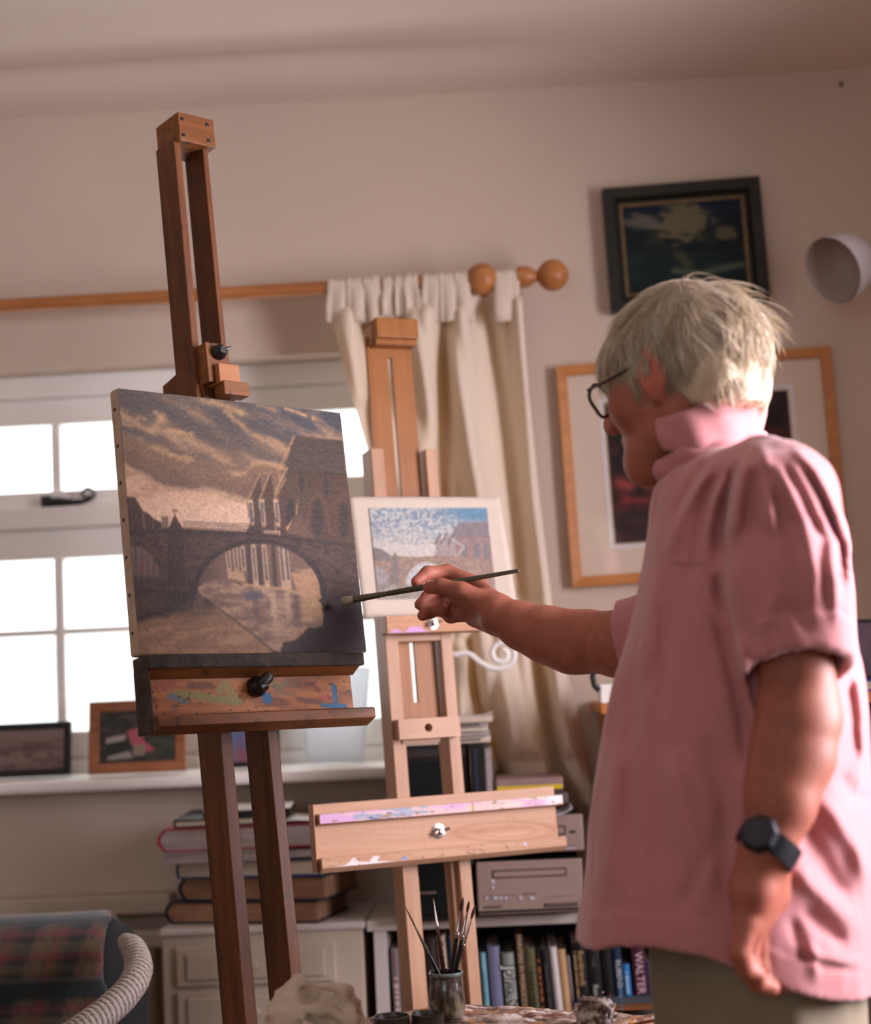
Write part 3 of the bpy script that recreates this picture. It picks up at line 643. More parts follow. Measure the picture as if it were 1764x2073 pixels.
# quay in the foreground, deep shade on the far side
quay = inpoly(x, y+20*(wn-.5), [(560, 1330), (620, 1350), (760, 1450), (920, 1570), (1070, 1700), (220, 1710), (220, 1500), (420, 1480)])
p.fill(quay*ss(1380, 1560, y+.15*x-60), (150, 116, 92)); p.fill(quay*.6*ss(.5, .66, wn)*ss(1420, 1560, y), (186, 146, 116)); p.fill(.8*np.exp(-(seg_dist(x, y, [(600, 1335), (760, 1450), (920, 1570), (1070, 1700)])/7)**2), (76, 62, 58))
p.fill(.9*ss(1090, 1290, x+.55*(y-1600))*(y > 1400)*~(river), (50, 45, 46))
p.fill(.5*inpoly(x, y, [(160, 1290), (590, 1310), (560, 1420), (220, 1480)]), (58, 47, 44))
# small left arch
la = (((x-215)/150)**2+((y-1260)/215)**2 < 1) & (y > 1040) & (y < 1270) & (x < 400)
p.fill(la*.85, (94, 82, 80)); p.fill(la*.7*ss(8, 4, np.abs((x*1.0) % 37-14)), (140, 116, 104)); p.fill(la*.6*ss(.55, .7, w3), (120, 72, 62)); p.fill(la*ss(1200, 1270, y), (62, 50, 48))
p.c = (p.c*.92+np.array((90, 70, 58))*.08)*np.array((.99, .975, .945)); q_ = np.pad(p.c, ((1, 1), (1, 1), (0, 0)), 'edge'); p.c = sum(q_[i:i+p.c.shape[0], j:j+p.c.shape[1]] for i in range(3) for j in range(3))/9; p.c *= (0.86+.28*p.n(.07, .09, 4, 31.))[..., None]
M_OIL = colmat('oil_paint', 0.5, 0.15, 0.25, 260)
p.panel('painted_face', M_OIL, cvl(0.0016, 0.0006, CH-0.0016), np.array([CW-0.0032, 0, 0]), np.array([0, 0, -CH+0.0032]), canvas, 0.80, 0.0008, label='painted bridge, river, church and banked clouds')

# ------------------------------------------------------------------ pale easel behind
W_NEW = wood('pale_beech', (168, 126, 96), (192, 150, 118), 2, 12, 0.42, stretch=14)
W_NEWX = wood('pale_beech_cross', (172, 130, 100), (196, 154, 122), 0, 12, 0.42, stretch=14)
W_NEWD = wood('amber_beech', (138, 84, 36), (160, 102, 48), 2, 12, 0.42, stretch=14)
RF = rotm(26, 5, 0); OF = np.array([-0.326, 2.7, 0.896]); bl2 = np.array([0.22, 0.05, -0.9]); BF = OF+RF@bl2
e2_ = thing('easel', 'pale beech studio easel with a broad empty tray, behind the painter\'s hand', 'easel', BF, RF)
def fb(name, x0, x1, y0, y1, z0, z1, mat=W_NEW, bevel=0.0015, parent=None, label=None):
    o0, o1 = np.array([x0, y0, z0])-bl2, np.array([x1, y1, z1])-bl2
    return MB().box(o0[0], o1[0], o0[1], o1[1], o0[2], o1[2]).build(name, mat, parent or e2_, bevel=bevel, label=label)
def fl(x_, y_, z_): return np.array([x_, y_, z_])-bl2
# side rails: front strip plus recessed inner strip forms the groove the mast slides in
for x0, x1, xi0, xi1 in ((0.158, 0.1825, 0.1825, 0.192), (0.2625, 0.2845, 0.253, 0.2625)):
    r_ = fb('side_rail', x0, x1, 0.015, 0.062, -0.9, 0.715)
    fb('rail_groove_strip', xi0, xi1, 0.028, 0.036, -0.86, 0.10, parent=r_); fb('rail_groove_strip', xi0, xi1, 0.048, 0.058, -0.86, 0.10, parent=r_)
# sliding mast: board with a slot, cut as one ring
o0, o1 = fl(0.1725, 0.034, 0.212), fl(0.2585, 0.043, 0.925)
sx0, sx1 = fl(0.2110, 0, 0)[0], fl(0.2197, 0, 0)[0]
A = [o0[0], sx0, sx1, o1[0]]; Z = [o0[2], fl(0, 0, 0.268)[2], fl(0, 0, 0.372)[2], fl(0, 0, 0.42)[2], fl(0, 0, 0.888)[2], o1[2]]
V = []; Fs = []
for yk in (o0[1], o1[1]):
    for z_ in Z:
        for a_ in A: V.append((a_, yk, z_))
hole = {(1, 1), (1, 3)}
for k in (0, 1):
    for j in range(5):
        for i in range(3):
            if (i, j) in hole: continue
            q = 24*k+4*j+i; Fs.append((q, q+1, q+5, q+4))
def wallq(a, b): Fs.append((a, b, b+24, a+24))
for j in range(5): wallq(4*j, 4*j+4); wallq(4*j+3, 4*j+7)
for i in range(3): wallq(i, i+1); wallq(20+i, 21+i)
for (i, j) in hole:
    q = 4*j+i; wallq(q, q+1); wallq(q+1, q+5); wallq(q+5, q+4); wallq(q+4, q)
m = MB(); m.add(V, Fs); mast = m.build('mast', W_NEWD, e2_)
c_ = fb('mast_cap', 0.1785, 0.2605, -0.004, 0.058, 0.914, 0.951, W_NEWD, 0.003)
fb('cap_end_grain', 0.1778, 0.1787, 0.018, 0.0565, 0.906, 0.944, W_NEW, 0.0004, parent=c_)
fb('cap_shelf', 0.180, 0.2585, 0.006, 0.034, 0.904, 0.9145, W_NEWD, 0.001, parent=c_)
# holder under the small study
ho = fb('study_ledge', 0.150, 0.335, -0.016, 0.012, 0.383, 0.4135, W_NEWX, 0.002)
pp = Paint(120, 24, [(781, 1247), (962, 1242), (962, 1274), (785, 1284)]); pp.c[:] = (180, 128, 90); pp.fill(ss(.4, .7, pp.n(.012, .2, 4, 2.)), (192, 142, 104))
pk = line_y(pp.x, [(780, 1284), (790, 1282), (800, 1273), (808, 1278), (818, 1282), (832, 1269), (848, 1269), (860, 1278), (880, 1281), (965, 1284)])
pp.fill(ss(-1, 1, pp.y-pk+2*(pp.n(.3, .3, 2, 5.)-.5)), (196, 148, 196)); pp.fill(.7*ss(.62, .7, pp.n(.2, .3, 3, 6.))*ss(1252, 1247, pp.y), (214, 168, 176))
pp.panel('ledge_front_smears', M_PAINTW, fl(0.151, -0.0163, 0.4125), np.array([0.183, 0, 0]), np.array([0, 0, -0.0285]), ho, 1.0, 0, label='ledge front with a lilac paint run')
def wingnut(pos, parent, name='wing_nut', s=1.0):
    M = np.eye(4); M[:3, :3] = np.array([[1, 0, 0], [0, 0, -1], [0, 1, 0]]); M[:3, 3] = pos
    k = MB().lathe([(0.0105*s, 0), (0.0108*s, 0.001*s), (0.0055*s, 0.002*s), (0.005*s, 0.009*s), (0.003*s, 0.010*s), (0.0028*s, 0.016*s)], 20, M).build(name, M_METAL, parent, smooth='auto')
    MB().tube([pos+np.array([-.009*s, -.009*s, -.003*s]), pos+np.array([0, -.006*s, 0]), pos+np.array([.014*s, -.012*s, .003*s])], [.003*s, .0036*s, .002*s], 8).build('wing', M_METAL, k, smooth='auto')
wingnut(fl(0.235, -0.0165, 0.398), ho)
sp = fb('back_rail', 0.170, 0.275, 0.016, 0.030, 0.372, 0.383, W_NEWX, 0.001)
# cross bar with a round hole: ring mesh
bx0, bx1, bz0, bz1 = 0.1625, 0.2765, 0.2035, 0.2375; hc = (0.2172, 0.2210); n_ = 32
m = MB(); V = []
def rim(a):
    c, s = math.cos(a), math.sin(a); k = min(((bx1 if c > 0 else bx0)-hc[0])/c if abs(c) > 1e-6 else 1e9, ((bz1 if s > 0 else bz0)-hc[1])/s if abs(s) > 1e-6 else 1e9)
    return hc[0]+k*c, hc[1]+k*s
ang = sorted(set([2*math.pi*k/n_ for k in range(n_)]+[math.atan2(z_-hc[1], x_-hc[0]) % (2*math.pi) for x_ in (bx0, bx1) for z_ in (bz0, bz1)])); n_ = len(ang)
for yk in (-0.006, 0.0145):
    for a in ang: V.append(fl(hc[0]+.0072*math.cos(a), yk, hc[1]+.0072*math.sin(a)))
    for a in ang: q = rim(a); V.append(fl(q[0], yk, q[1]))
Fs = []
for k in range(n_):
    l = (k+1) % n_; Fs += [(k, l, n_+l, n_+k), (2*n_+k, 2*n_+l, 3*n_+l, 3*n_+k), (k, l, 2*n_+l, 2*n_+k), (n_+k, n_+l, 3*n_+l, 3*n_+k)]
m.add(V, Fs); cb = m.build('cross_bar', W_NEWX, e2_)
fb('bar_heel', 0.1745, 0.245, 0.012, 0.026, 0.197, 0.207, W_NEWX, 0.0005, parent=cb)
# broad tray
tr_ = fb('tray_board', 0.0, 0.449, 0.0, 0.0145, 0.0, 0.1065, W_NEWX, 0.001)
m = MB(); zz = lambda q: fl(0, 0, q)[2]; yq = lambda q: fl(0, q, 0)[1]
m.prism([(yq(0.0), zz(0.0715)), (yq(-0.017), zz(0.0745)), (yq(-0.017), zz(0.0905)), (yq(0.0), zz(0.0905))], 0, fl(0.006, 0, 0)[0], fl(0.4555, 0, 0)[0]); up = m.build('upper_lip', W_NEWX, tr_, bevel=0.0008)
m = MB(); m.prism([(yq(0.0), zz(-0.0035)), (yq(-0.012), zz(-0.0045)), (yq(-0.022), zz(0.0035)), (yq(-0.022), zz(0.0195)), (yq(-0.006), zz(0.0195)), (yq(0.0), zz(0.012))], 0, fl(0.003, 0, 0)[0], fl(0.453, 0, 0)[0]); lw = m.build('lower_lip', W_NEWX, tr_, bevel=0.0008)
fb('tray_end_cap', -0.0012, 0.0002, -0.010, 0.0147, -0.002, 0.1068, W_NEW, 0.0003, parent=tr_)
us = Paint(220, 14, [(645, 1648), (1136, 1614), (1136, 1632), (645, 1665)]); nn = us.n(.035, .2, 4, 3.); us.c[:] = (224, 190, 186)
us.fill(ss(.42, .5, us.n(.012, .1, 3, 8.)), (214, 168, 204)); us.fill(((us.x > 705)*(us.x < 850))*ss(.4, .6, nn), (160, 166, 186)); us.fill((us.x > 1000)*ss(.4, .7, nn), (236, 210, 196)); us.fill(ss(1080, 1120, us.x), (238, 228, 226)); us.fill(((us.x > 712)*(us.x < 790))*ss(.62, .7, us.n(.08, .3, 3, 9.)), (90, 108, 150)); us.fill(.8*ss(.66, .72, us.n(.07, .2, 3, 12.)), (150, 130, 80)); us.fill(ss(3, 1.5, np.abs(us.x-940)), (196, 150, 80))
us.panel('upper_lip_paint', M_PAINTW, fl(0.007, -0.0173, 0.0900), np.array([0.4480, 0, 0]), np.array([0, 0, -0.0152]), up, 0.95, 0, label='lip crusted with pink, lilac and white paint')
ls = Paint(260, 60, [(636, 1665), (1128, 1636), (1132, 1715), (640, 1742)]); ls.c[:] = (192, 148, 116); gr = ls.n(.006, .12, 5, 4.); ls.fill(.7*ss(.4, .7, gr), (200, 158, 126))
for r0, r1, a in ((44, 6, .75), (26, 4, .5)):
    dd = np.hypot((ls.x-1020)/1.0*.42, (ls.y-1694)*1.9-(ls.x-1020)*.03); ls.fill(a*np.exp(-((dd-r0)/r1)**2)*(ls.n(.02, .06, 3, 7.)+.2), (170, 120, 78))
ls.fill(.5*np.exp(-(seg_dist(ls.x, ls.y, [(940, 1692), (1070, 1684)])/6)**2), (172, 122, 80)); ls.fill(.35*np.exp(-(np.hypot(ls.x-1030, (ls.y-1668)*.7)-9)**2/12), (174, 128, 88)); ls.fill(.25*ss(3, 0, np.abs(ls.x-845-(ls.y-1660)*.1)), (176, 130, 98)); ls.fill(ss(1128, 1131, ls.x+.05*(1690-ls.y))*(ls.y < 1690)*(ls.y > 1662), (222, 96, 84))
ls.panel('tray_front', M_PAINTW, fl(0.0015, -0.0004, 0.0712), np.array([0.446, 0, 0]), np.array([0, 0, -0.0535]), tr_, 0.98, 0, label='bare tray front with an oval water stain')
ll = Paint(220, 14, [(652, 1737), (1145, 1710), (1145, 1728), (652, 1757)]); ll.c[:] = (188, 142, 108); ll.fill(ss(.4, .7, ll.n(.01, .2, 4, 3.)), (198, 154, 120))
wl = line_y(ll.x, [(652, 1760), (700, 1752), (710, 1745), (716, 1738), (722, 1737), (727, 1746), (750, 1747), (758, 1736), (770, 1735), (772, 1746), (800, 1748), (830, 1752), (850, 1760), (1150, 1760)]); ll.fill(ss(-1, 1, ll.y-wl), (232, 222, 222)); ll.fill(ss(8, 4, np.hypot(ll.x-822, (ll.y-1742)*1.4)), (140, 150, 196)); ll.fill(ss(.68, .72, ll.n(.1, .2, 3, 5.))*.7, (150, 110, 80)); ll.fill(ss(5, 2, np.hypot(ll.x-1065, ll.y-1722)), (196, 190, 214))
ll.panel('lower_lip_paint', M_PAINTW, fl(0.004, -0.0223, 0.0190), np.array([0.448, 0, 0]), np.array([0, 0, -0.0150]), lw, 0.98, 0, label='lip with chipped white paint at one end')
wingnut(fl(0.222, -0.0006, 0.0465), tr_, s=1.15)
for x0, x1 in ((0.02, 0.06), (0.39, 0.43)):
    o0 = fl(x0, -0.1, -0.9); MB().box(o0[0], o0[0]+.04, o0[1], o0[1]+.42, 0.015, 0.05).build('foot_rail', W_NEW, e2_, bevel=.002)
o0 = fl(0.02, 0.02, -0.9); MB().box(o0[0], o0[0]+.41, o0[1]-.005, o0[1]+.05, 0.016, 0.06).build('foot_crossbar', W_NEWX, e2_, bevel=.002)

# ------------------------------------------------------------------ small study standing on the pale easel
study = thing('study_board', 'small blue sky sketch of the bridge on cream primed board, on the pale easel', 'painting', OF+RF@np.array([0.255, 0.0, 0.414]), RF)
M_PRIMED = plain('primed_board', (204, 190, 172), 0.85, 0.05, 25, 0.15)
SW = 0.145
def bend(xl_): return 0.012*np.maximum(0, (xl_-0.10)/0.045)**2
xs = np.linspace(-SW, SW, 30); zs = np.linspace(0.0, 0.210, 20); gx, gz = np.meshgrid(xs, zs); shear = 0.012*(0.5-gz/0.21)
G = np.stack([gx+shear, -0.0012-0.010*0-0.004*np.maximum(0, (gx-0.08)/0.065)**2*(1-gz/0.21)*2, gz], -1)
sb = fastgrid('board', G, M_PRIMED, study); sb.modifiers.new('thick', 'SOLIDIFY').thickness = 0.003
CS = [(735, 1031), (970, 1033), (986, 1215), (760, 1222)]
p = Paint(240, 190, CS); x, y = p.x, p.y
n1 = p.n(.03, .06, 5, 1.); n2 = p.n(.2, .26, 4, 2.); n3 = p.n(.4, .4, 3, 3.)
t = ss(1040, 1130, y)[..., None]; p.c = np.array((176, 194, 204))*(1-t)+np.array((222, 214, 202))*t
p.fill(.85*ss(.47, .6, n2)*ss(1120, 1060, y), (104, 142, 170)); p.fill(.7*ss(.52, .4, n2)*(y < 1120), (226, 226, 220)); p.fill(.6*ss(.6, .68, n3)*(y < 1110), (96, 112, 122))
p.fill(.85*ss(860, 940, x+.9*(1050-y))*ss(1075, 1048, y), (56, 124, 172)); p.fill(.6*ss(.5, .6, n3)*ss(900, 960, x)*(y < 1060), (84, 150, 190))
p.poly([(915, 1064), (972, 1062), (974, 1095), (895, 1096)], (122, 112, 120)); p.poly([(885, 1096), (975, 1092), (990, 1160), (860, 1150)], (134, 112, 112))
for q in (868, 880, 895): p.poly([(q, 1140), (q+2, 1105), (q+12, 1088), (q+16, 1140)], (164, 150, 144)); p.line([(q, 1108), (q+11, 1088)], 2, (92, 88, 96))
for q in (925, 950, 968): p.fill(((x-q)/7)**2+((y-1125)/20)**2 < 1, (112, 110, 118)); p.line([(q-10, 1140), (q-8, 1112), (q, 1098), (q+9, 1112), (q+11, 1140)], 3, (160, 122, 112))
p.line([(900, 1098), (925, 1115), (900, 1150)], 2, (190, 180, 176))
dk = line_y(x, [(735, 1122), (780, 1132), (830, 1136), (880, 1132), (985, 1142)]); b_ = y > dk
p.fill(b_, (152, 122, 106)); p.fill(.7*b_*ss(.45, .6, n2), (182, 148, 122)); p.fill(.6*b_*ss(.55, .65, n3), (96, 92, 98)); p.poly([(745, 1115), (760, 1118), (780, 1130), (780, 1145), (745, 1140)], (110, 108, 104)); p.poly([(784, 1136), (789, 1125), (797, 1136), (800, 1190), (782, 1188)], (116, 110, 104))
ar = ((x-852)/36)**2+((y-1192)/42)**2 < 1; p.fill(ar, (176, 196, 212)); p.fill(ar*ss(.5, .6, n3), (220, 222, 222)); p.fill(((((x-852)/36)**2+((y-1192)/42)**2) < 1.2) & ~ar & (y < 1192), (206, 200, 190))
ar2 = ((x-752)/28)**2+((y-1188)/34)**2 < 1; p.fill(ar2*.8, (170, 168, 172)); p.fill(.8*ar2*ss(.5, .6, n3), (120, 122, 130))
p.fill(ss(1188, 1198, y), (150, 142, 132)); p.fill(.7*ss(1188, 1198, y)*ss(.48, .6, p.n(.06, .2, 4, 6.)), (112, 110, 110)); p.fill(.6*ss(1190, 1200, y)*ss(.6, .68, n2), (196, 186, 172))
M_PASTEL = colmat('pastel_sketch', 0.8, 0.1, 0.2, 260)
p.c = p.c*.62+np.array((176, 164, 154))*.38; p.c *= (.88+.24*p.n(.35, .35, 2, 41.))[..., None]
c0 = np.array([-SW+0.0255+0.004, -0.0032, 0.190]); p.panel('sketch', M_PASTEL, c0, np.array([0.2255, 0, 0]), np.array([0.004, 0, -0.160]), study, 0.85)

# ------------------------------------------------------------------ framed pictures on the wall
M_FRAME1 = wood('ebonised_frame', (26, 30, 24), (44, 42, 32), 0, 10, 0.35)
M_GILT = plain('dull_gilt', (112, 90, 58), 0.45, 0.25, 50, 0.2, spec=0.4); M_FRAME2 = wood('pine_frame', (172, 108, 54), (198, 134, 76), 0, 10, 0.4)
def ringframe(name, w, h, t, d0, d1, mat, parent, step=None):
    # mitred frame: four mitred sides with a stepped profile, joined at the mitres
    prof = [(0, 0), (0, d1), (t*0.55, d1), (t*0.72, d0), (t, d0), (t, 0)] if step else [(0, 0), (0, d1), (t, d1*0.8), (t, 0)]
    V = []; Fs = []; n = len(prof)
    for (sx, sz) in ((-1, -1), (1, -1), (1, 1), (-1, 1)):
        for o_, d in prof: V.append((sx*(w/2-o_), -d, sz*(h/2-o_)))
    for k in range(4):
        l = (k+1) % 4
        for i in range(n): Fs.append((k*n+i, k*n+(i+1) % n, l*n+(i+1) % n, l*n+i))
    m = MB(); m.add(V, Fs); return m.build(name, mat, parent, bevel=0.0012)
yaw0 = np.array([[math.cos(a_), 0, -math.sin(a_)], [0, 1, 0], [math.sin(a_), 0, math.cos(a_)]]) if False else None
def tiltz(deg): a = math.radians(deg); return np.array([[math.cos(a), 0, -math.sin(a)], [0, 1, 0], [math.sin(a), 0, math.cos(a)]])
f1 = thing('framed_painting', 'small dark seascape with a pale storm cloud in a black frame', 'picture', (0.4205, 3.398, 2.079), tiltz(1.3))
ringframe('frame', 0.331, 0.266, 0.041, 0.016, 0.034, M_FRAME1, f1, True)
o = ringframe('frame_slip', 0.262, 0.198, 0.007, 0.018, 0.019, M_GILT, f1); o['label'] = 'dull gilt inner slip'
MB().box(-.150, .150, -.012, -.002, -.120, .120).build('backing', M_DARK, f1)
p = Paint(180, 140, [(1272, 420), (1502, 402), (1511, 566), (1282, 588)]); x, y = p.x, p.y; n1 = p.n(.03, .04, 5, 1.); n2 = p.n(.08, .12, 4, 2.)
p.c[:] = (30, 42, 46); p.fill(.8*ss(470, 410, y), (34, 46, 74)); cl_ = np.exp(-(((x-1395)/58)**2+((y-448+.1*(x-1395))/40)**2)); cl2 = np.exp(-(((x-1315)/52)**2+((y-446)/18)**2)); cl3 = np.exp(-(((x-1470)/26)**2+((y-470)/18)**2))
p.fill(np.clip(1.5*ss(.3, .62, cl_*.75+.55*(n2-.35)), 0, 1)*.9, (150, 140, 104)); p.fill(.8*ss(.3, .65, cl2*.7+.5*(n2-.35)), (150, 140, 126)); p.fill(.8*ss(.3, .6, cl3*.7+.5*(n2-.35)), (136, 128, 96))
p.fill(.8*ss(.5, .62, n1)*np.exp(-(((x-1390)/70)**2+((y-480)/22)**2)), (84, 86, 62)); sea = y > 505-.05*(x-1390); p.fill(sea, (30, 50, 50)); p.fill(sea*.6*ss(.5, .64, p.n(.02, .12, 4, 6.)), (52, 74, 68)); p.soft([(1372, 540), (1420, 545), (1500, 526)], 6, (140, 146, 120), .7); p.soft([(1380, 510), (1400, 528)], 10, (110, 106, 68), .7); p.fill(sea*.7*ss(545, 575, y), (26, 38, 40))
p.panel('seascape', M_OIL, np.array([-.1265, -.0135, .0945]), np.array([.253, 0, 0]), np.array([0, 0, -.189]), f1, 0.5)
f2 = thing('framed_print', 'large pine-framed dark red print in a cream mount behind the man\'s head', 'picture', (0.4265, 3.398, 1.6105), tiltz(1.2))
ringframe('frame', 0.572, 0.464, 0.0215, 0.016, 0.024, M_FRAME2, f2)
m_ = MB().box(-.272, .272, -.012, -.002, -.218, .218).build('mount', plain('cream_mount', (222, 204, 184), 0.9, 0.02, 40), f2, label='cream card mount')
ringframe('bevelled_inner_mount', 0.405, 0.318, 0.0125, 0.0135, 0.0135, plain('white_card', (226, 222, 224), 0.9, 0.02, 40), f2)
p = Paint(200, 160, [(1231, 885), (1612, 795), (1622, 1060), (1246, 1088)]); x, y = p.x, p.y; n1 = p.n(.02, .03, 5, 1.); n2 = p.n(.05, .09, 4, 2.)
p.c[:] = (70, 52, 54); p.fill(.7*ss(.45, .62, n1), (92, 66, 60)); p.fill(.8*ss(.52, .4, n2), (48, 46, 52)); p.fill(.8*(x > 1540)*ss(.4, .6, n2)*(y < 870), (62, 56, 66)); p.fill(.8*(x > 1530)*ss(868, 880, y), (104, 52, 44)); bl_ = (y > 950)*ss(.45, .6, n2); p.fill(.7*bl_, (112, 62, 64)); p.soft([(1255, 1000), (1272, 1003)], 9, (206, 94, 92), .9); p.soft([(1262, 1025), (1320, 1022)], 6, (186, 70, 78), .8); p.soft([(1310, 1000), (1340, 1005)], 8, (190, 80, 74), .8); p.fill(.6*(y > 1040), (84, 66, 70)); p.fill(.6*ss(.55, .64, n1)*(y < 950)*(x < 1330), (108, 94, 70))
p.panel('print', colmat('print_ink', 0.8, 0.1), np.array([-.1905, -.0130, .1475]), np.array([.381, 0, 0]), np.array([0, 0, -.295]), f2, 0.6)
MB().box(-.266, .266, -.0172, -.0160, -.212, .212).build('picture_glass', M_GLASS, f2)
# nail left in the wall
q = at(1705, 173, 3.4); nail = MB().tube([(q[0], 3.3995, q[2]), (q[0]-.004, 3.388, q[2]-.001)], 0.0022, 8).tube([(q[0]-.004, 3.3885, q[2]-.001), (q[0]-.004, 3.3865, q[2]-.001)], 0.0045, 10).build('nail', M_BLACK); tag(nail, 'small nail left in the bare wall above the lamp', 'nail')
# ------------------------------------------------------------------ wall lamp
lc = at(1686, 548, 3.18); n_ = np.array([-.76, -.50, -.41]); n_ /= np.linalg.norm(n_)
lamp = thing('wall_lamp', 'white bowl-shaped wall spotlight turned down towards the pictures', 'lamp', lc)
M = frame_to(-n_, (0, 0, 0)); R_ = .068
prof = [(R_, 0), (R_*.99, .022), (R_*.93, .045), (R_*.80, .066), (R_*.58, .083), (R_*.30, .092), (.012, .095)]
inn = [(r-.0022 if r > .02 else r, z_-.0022 if z_ > .01 else z_) for r, z_ in prof]
M_SHADE = plain('white_enamel', (226, 220, 226), 0.3, 0.01, 10, spec=0.5); M_SHADEIN = plain('grey_enamel_inside', (176, 160, 152), 0.5, 0.05, 20)
MB().lathe(prof, 40, M, close=False).build('shade', M_SHADE, lamp, smooth=True)
MB().lathe(inn[::1], 40, M, close=False).build('shade_lining', M_SHADEIN, lamp, smooth=True)
end = M[:3, 2]*.094; wallp = np.array([.10, 3.398-lc[1], .055]); MB().tube([end, end+M[:3, 2]*.02+np.array([0, 0, .004]), wallp*.6+end*.4+np.array([.01, 0, .012]), wallp], [.012, .008, .007, .007], 12).build('arm', M_SHADE, lamp, smooth='auto')
Mw = frame_to((0, -1, 0), wallp); MB().lathe([(.045, 0), (.045, .008), (.036, .018), (.012, .024)], 28, Mw).build('wall_plate', M_SHADE, lamp, smooth='auto')
# ------------------------------------------------------------------ things on the window sill
def photo_frame(label, px, Y, t, mat, paint, lean=10, yaw=0, name='photo_frame', group=None):
    # px: TL TR BR BL of the outer frame
    bl, brr = at(*px[3], Y), at(*px[2], Y); tl = at(*px[0], Y); w = np.linalg.norm((brr-bl)[:2]); h = abs(tl[2]-bl[2])/math.cos(math.radians(lean))
    c = (bl+brr)/2; o = thing(name, label, 'photo frame', (c[0], Y-0.01, 1.0345), rotm(yaw, lean), group)
    f = ringframe('frame', w, h, t, 0.010, 0.014, mat, o); f.location = (0, 0, h/2)
    b = MB().box(-w/2+.003, w/2-.003, -.007, -.001, .003, h-.003).build('backing', M_DARK, o)
    P = Paint(90, 70, px); paint(P); P.panel('photo', M_PRINT, np.array([-w/2+t*.9, -.0085, h-t*.9]), np.array([w-1.8*t, 0, 0]), np.array([0, 0, -h+1.8*t]), o, 0.75)
    MB().box(-.015, .015, -.001, .004, .001, h*.75, np.array([[1, 0, 0, 0], [0, math.cos(.35), -math.sin(.35)*-1, 0.001], [0, -math.sin(.35)*1, math.cos(.35), 0], [0, 0, 0, 1]]) if False else None).build('strut', M_DARK, o)
    return o
M_PRINT = colmat('photo_print', 0.35, 0.3)
def pa(P):
    P.c[:] = (150, 122, 118); n = P.n(.03, .05, 4, 2.); P.fill(.7*ss(.45, .65, n), (118, 92, 90)); P.fill(.8*ss(1490, 1478, P.y), (160, 140, 136)); P.fill(.5*ss(.5, .65, P.n(.08, .1, 3, 4.))*(P.y > 1505), (100, 76, 76)); P.soft([(20, 1510), (130, 1505)], 5, (110, 80, 78), .7)
photo_frame('black framed brownish photo at the window end of the sill', [(-30, 1462), (147, 1453), (147, 1562), (-30, 1569)], 3.40, .014, plain('black_frame', (36, 40, 36), .4, .05), pa)
def pb(P):
    P.c[:] = (50, 50, 42); n = P.n(.05, .06, 4, 2.); P.fill(.7*ss(.5, .65, n), (92, 84, 76)); P.poly([(258, 1470), (290, 1462), (300, 1500), (330, 1525), (300, 1530), (268, 1510)], (196, 96, 112)); P.poly([(205, 1490), (255, 1480), (250, 1500), (205, 1505)], (190, 176, 170)); P.poly([(205, 1505), (262, 1495), (262, 1532), (205, 1538)], (40, 46, 30)); P.poly([(275, 1510), (300, 1508), (300, 1540), (270, 1538)], (160, 140, 124)); P.poly([(210, 1540), (262, 1526), (270, 1545), (205, 1550)], (170, 164, 160)); P.fill(.6*(P.x > 320)*ss(.45, .6, n), (70, 72, 50))
photo_frame('carved wooden photo frame with a pink figure, beside the canvas tray', [(188, 1416), (383, 1410), (380, 1557), (184, 1562)], 3.37, .022, wood('carved_oak', (128, 78, 52), (172, 112, 78), 0, 14, .5, stain=(84, 50, 36), stain_amt=.62), pb, lean=8)
def pc(P):
    P.c[:] = (96, 112, 150); n = P.n(.04, .05, 4, 2.); P.fill(ss(.45, .6, n), (140, 104, 140)); P.fill(ss(1505, 1530, P.y), (150, 92, 112)); P.fill(ss(480, 470, P.x)*.5, (110, 140, 170))
photo_frame('black framed blue and mauve photo seen between the easel uprights', [(462, 1418), (580, 1414), (569, 1546), (462, 1551)], 3.40, .010, plain('black_frame_narrow', (24, 24, 26), .4, .05), pc, lean=8)
# translucent card propped against the glass
M_CARD, _nt, _b = newmat('white_card_sheet', .8); _b.inputs['Base Color'].default_value = L4((236, 238, 240)); _tl = node(_nt, 'ShaderNodeBsdfTranslucent'); _tl.inputs[0].default_value = L4((236, 240, 244)); _mx = node(_nt, 'ShaderNodeMixShader', ins={0: .5}); _nt.links.new(_b.outputs[0], _mx.inputs[1]); _nt.links.new(_tl.outputs[0], _mx.inputs[2]); _nt.links.new(_mx.outputs[0], _nt.nodes['Material Output'].inputs[0])
P = np.zeros((10, 12, 3)); a0, a1, b0, b1 = at(606, 1350, 3.46), at(750, 1354, 3.46), at(618, 1546, 3.41), at(737, 1546, 3.41)
for i in range(10):
    for j in range(12): u, v = j/11, i/9; P[i, j] = (a0*(1-u)+a1*u)*(1-v)+(b0*(1-u)+b1*u)*v+np.array([0, -.012*math.sin(u*3.1), 0])
P[:, :, 2] += 1.0335-P[-1, :, 2].min()
card = fastgrid('card_sheet', P, M_CARD); card.modifiers.new('thick', 'SOLIDIFY').thickness = .0012; tag(card, 'plain pale card leaning on the window glass beside the pale easel', 'card')

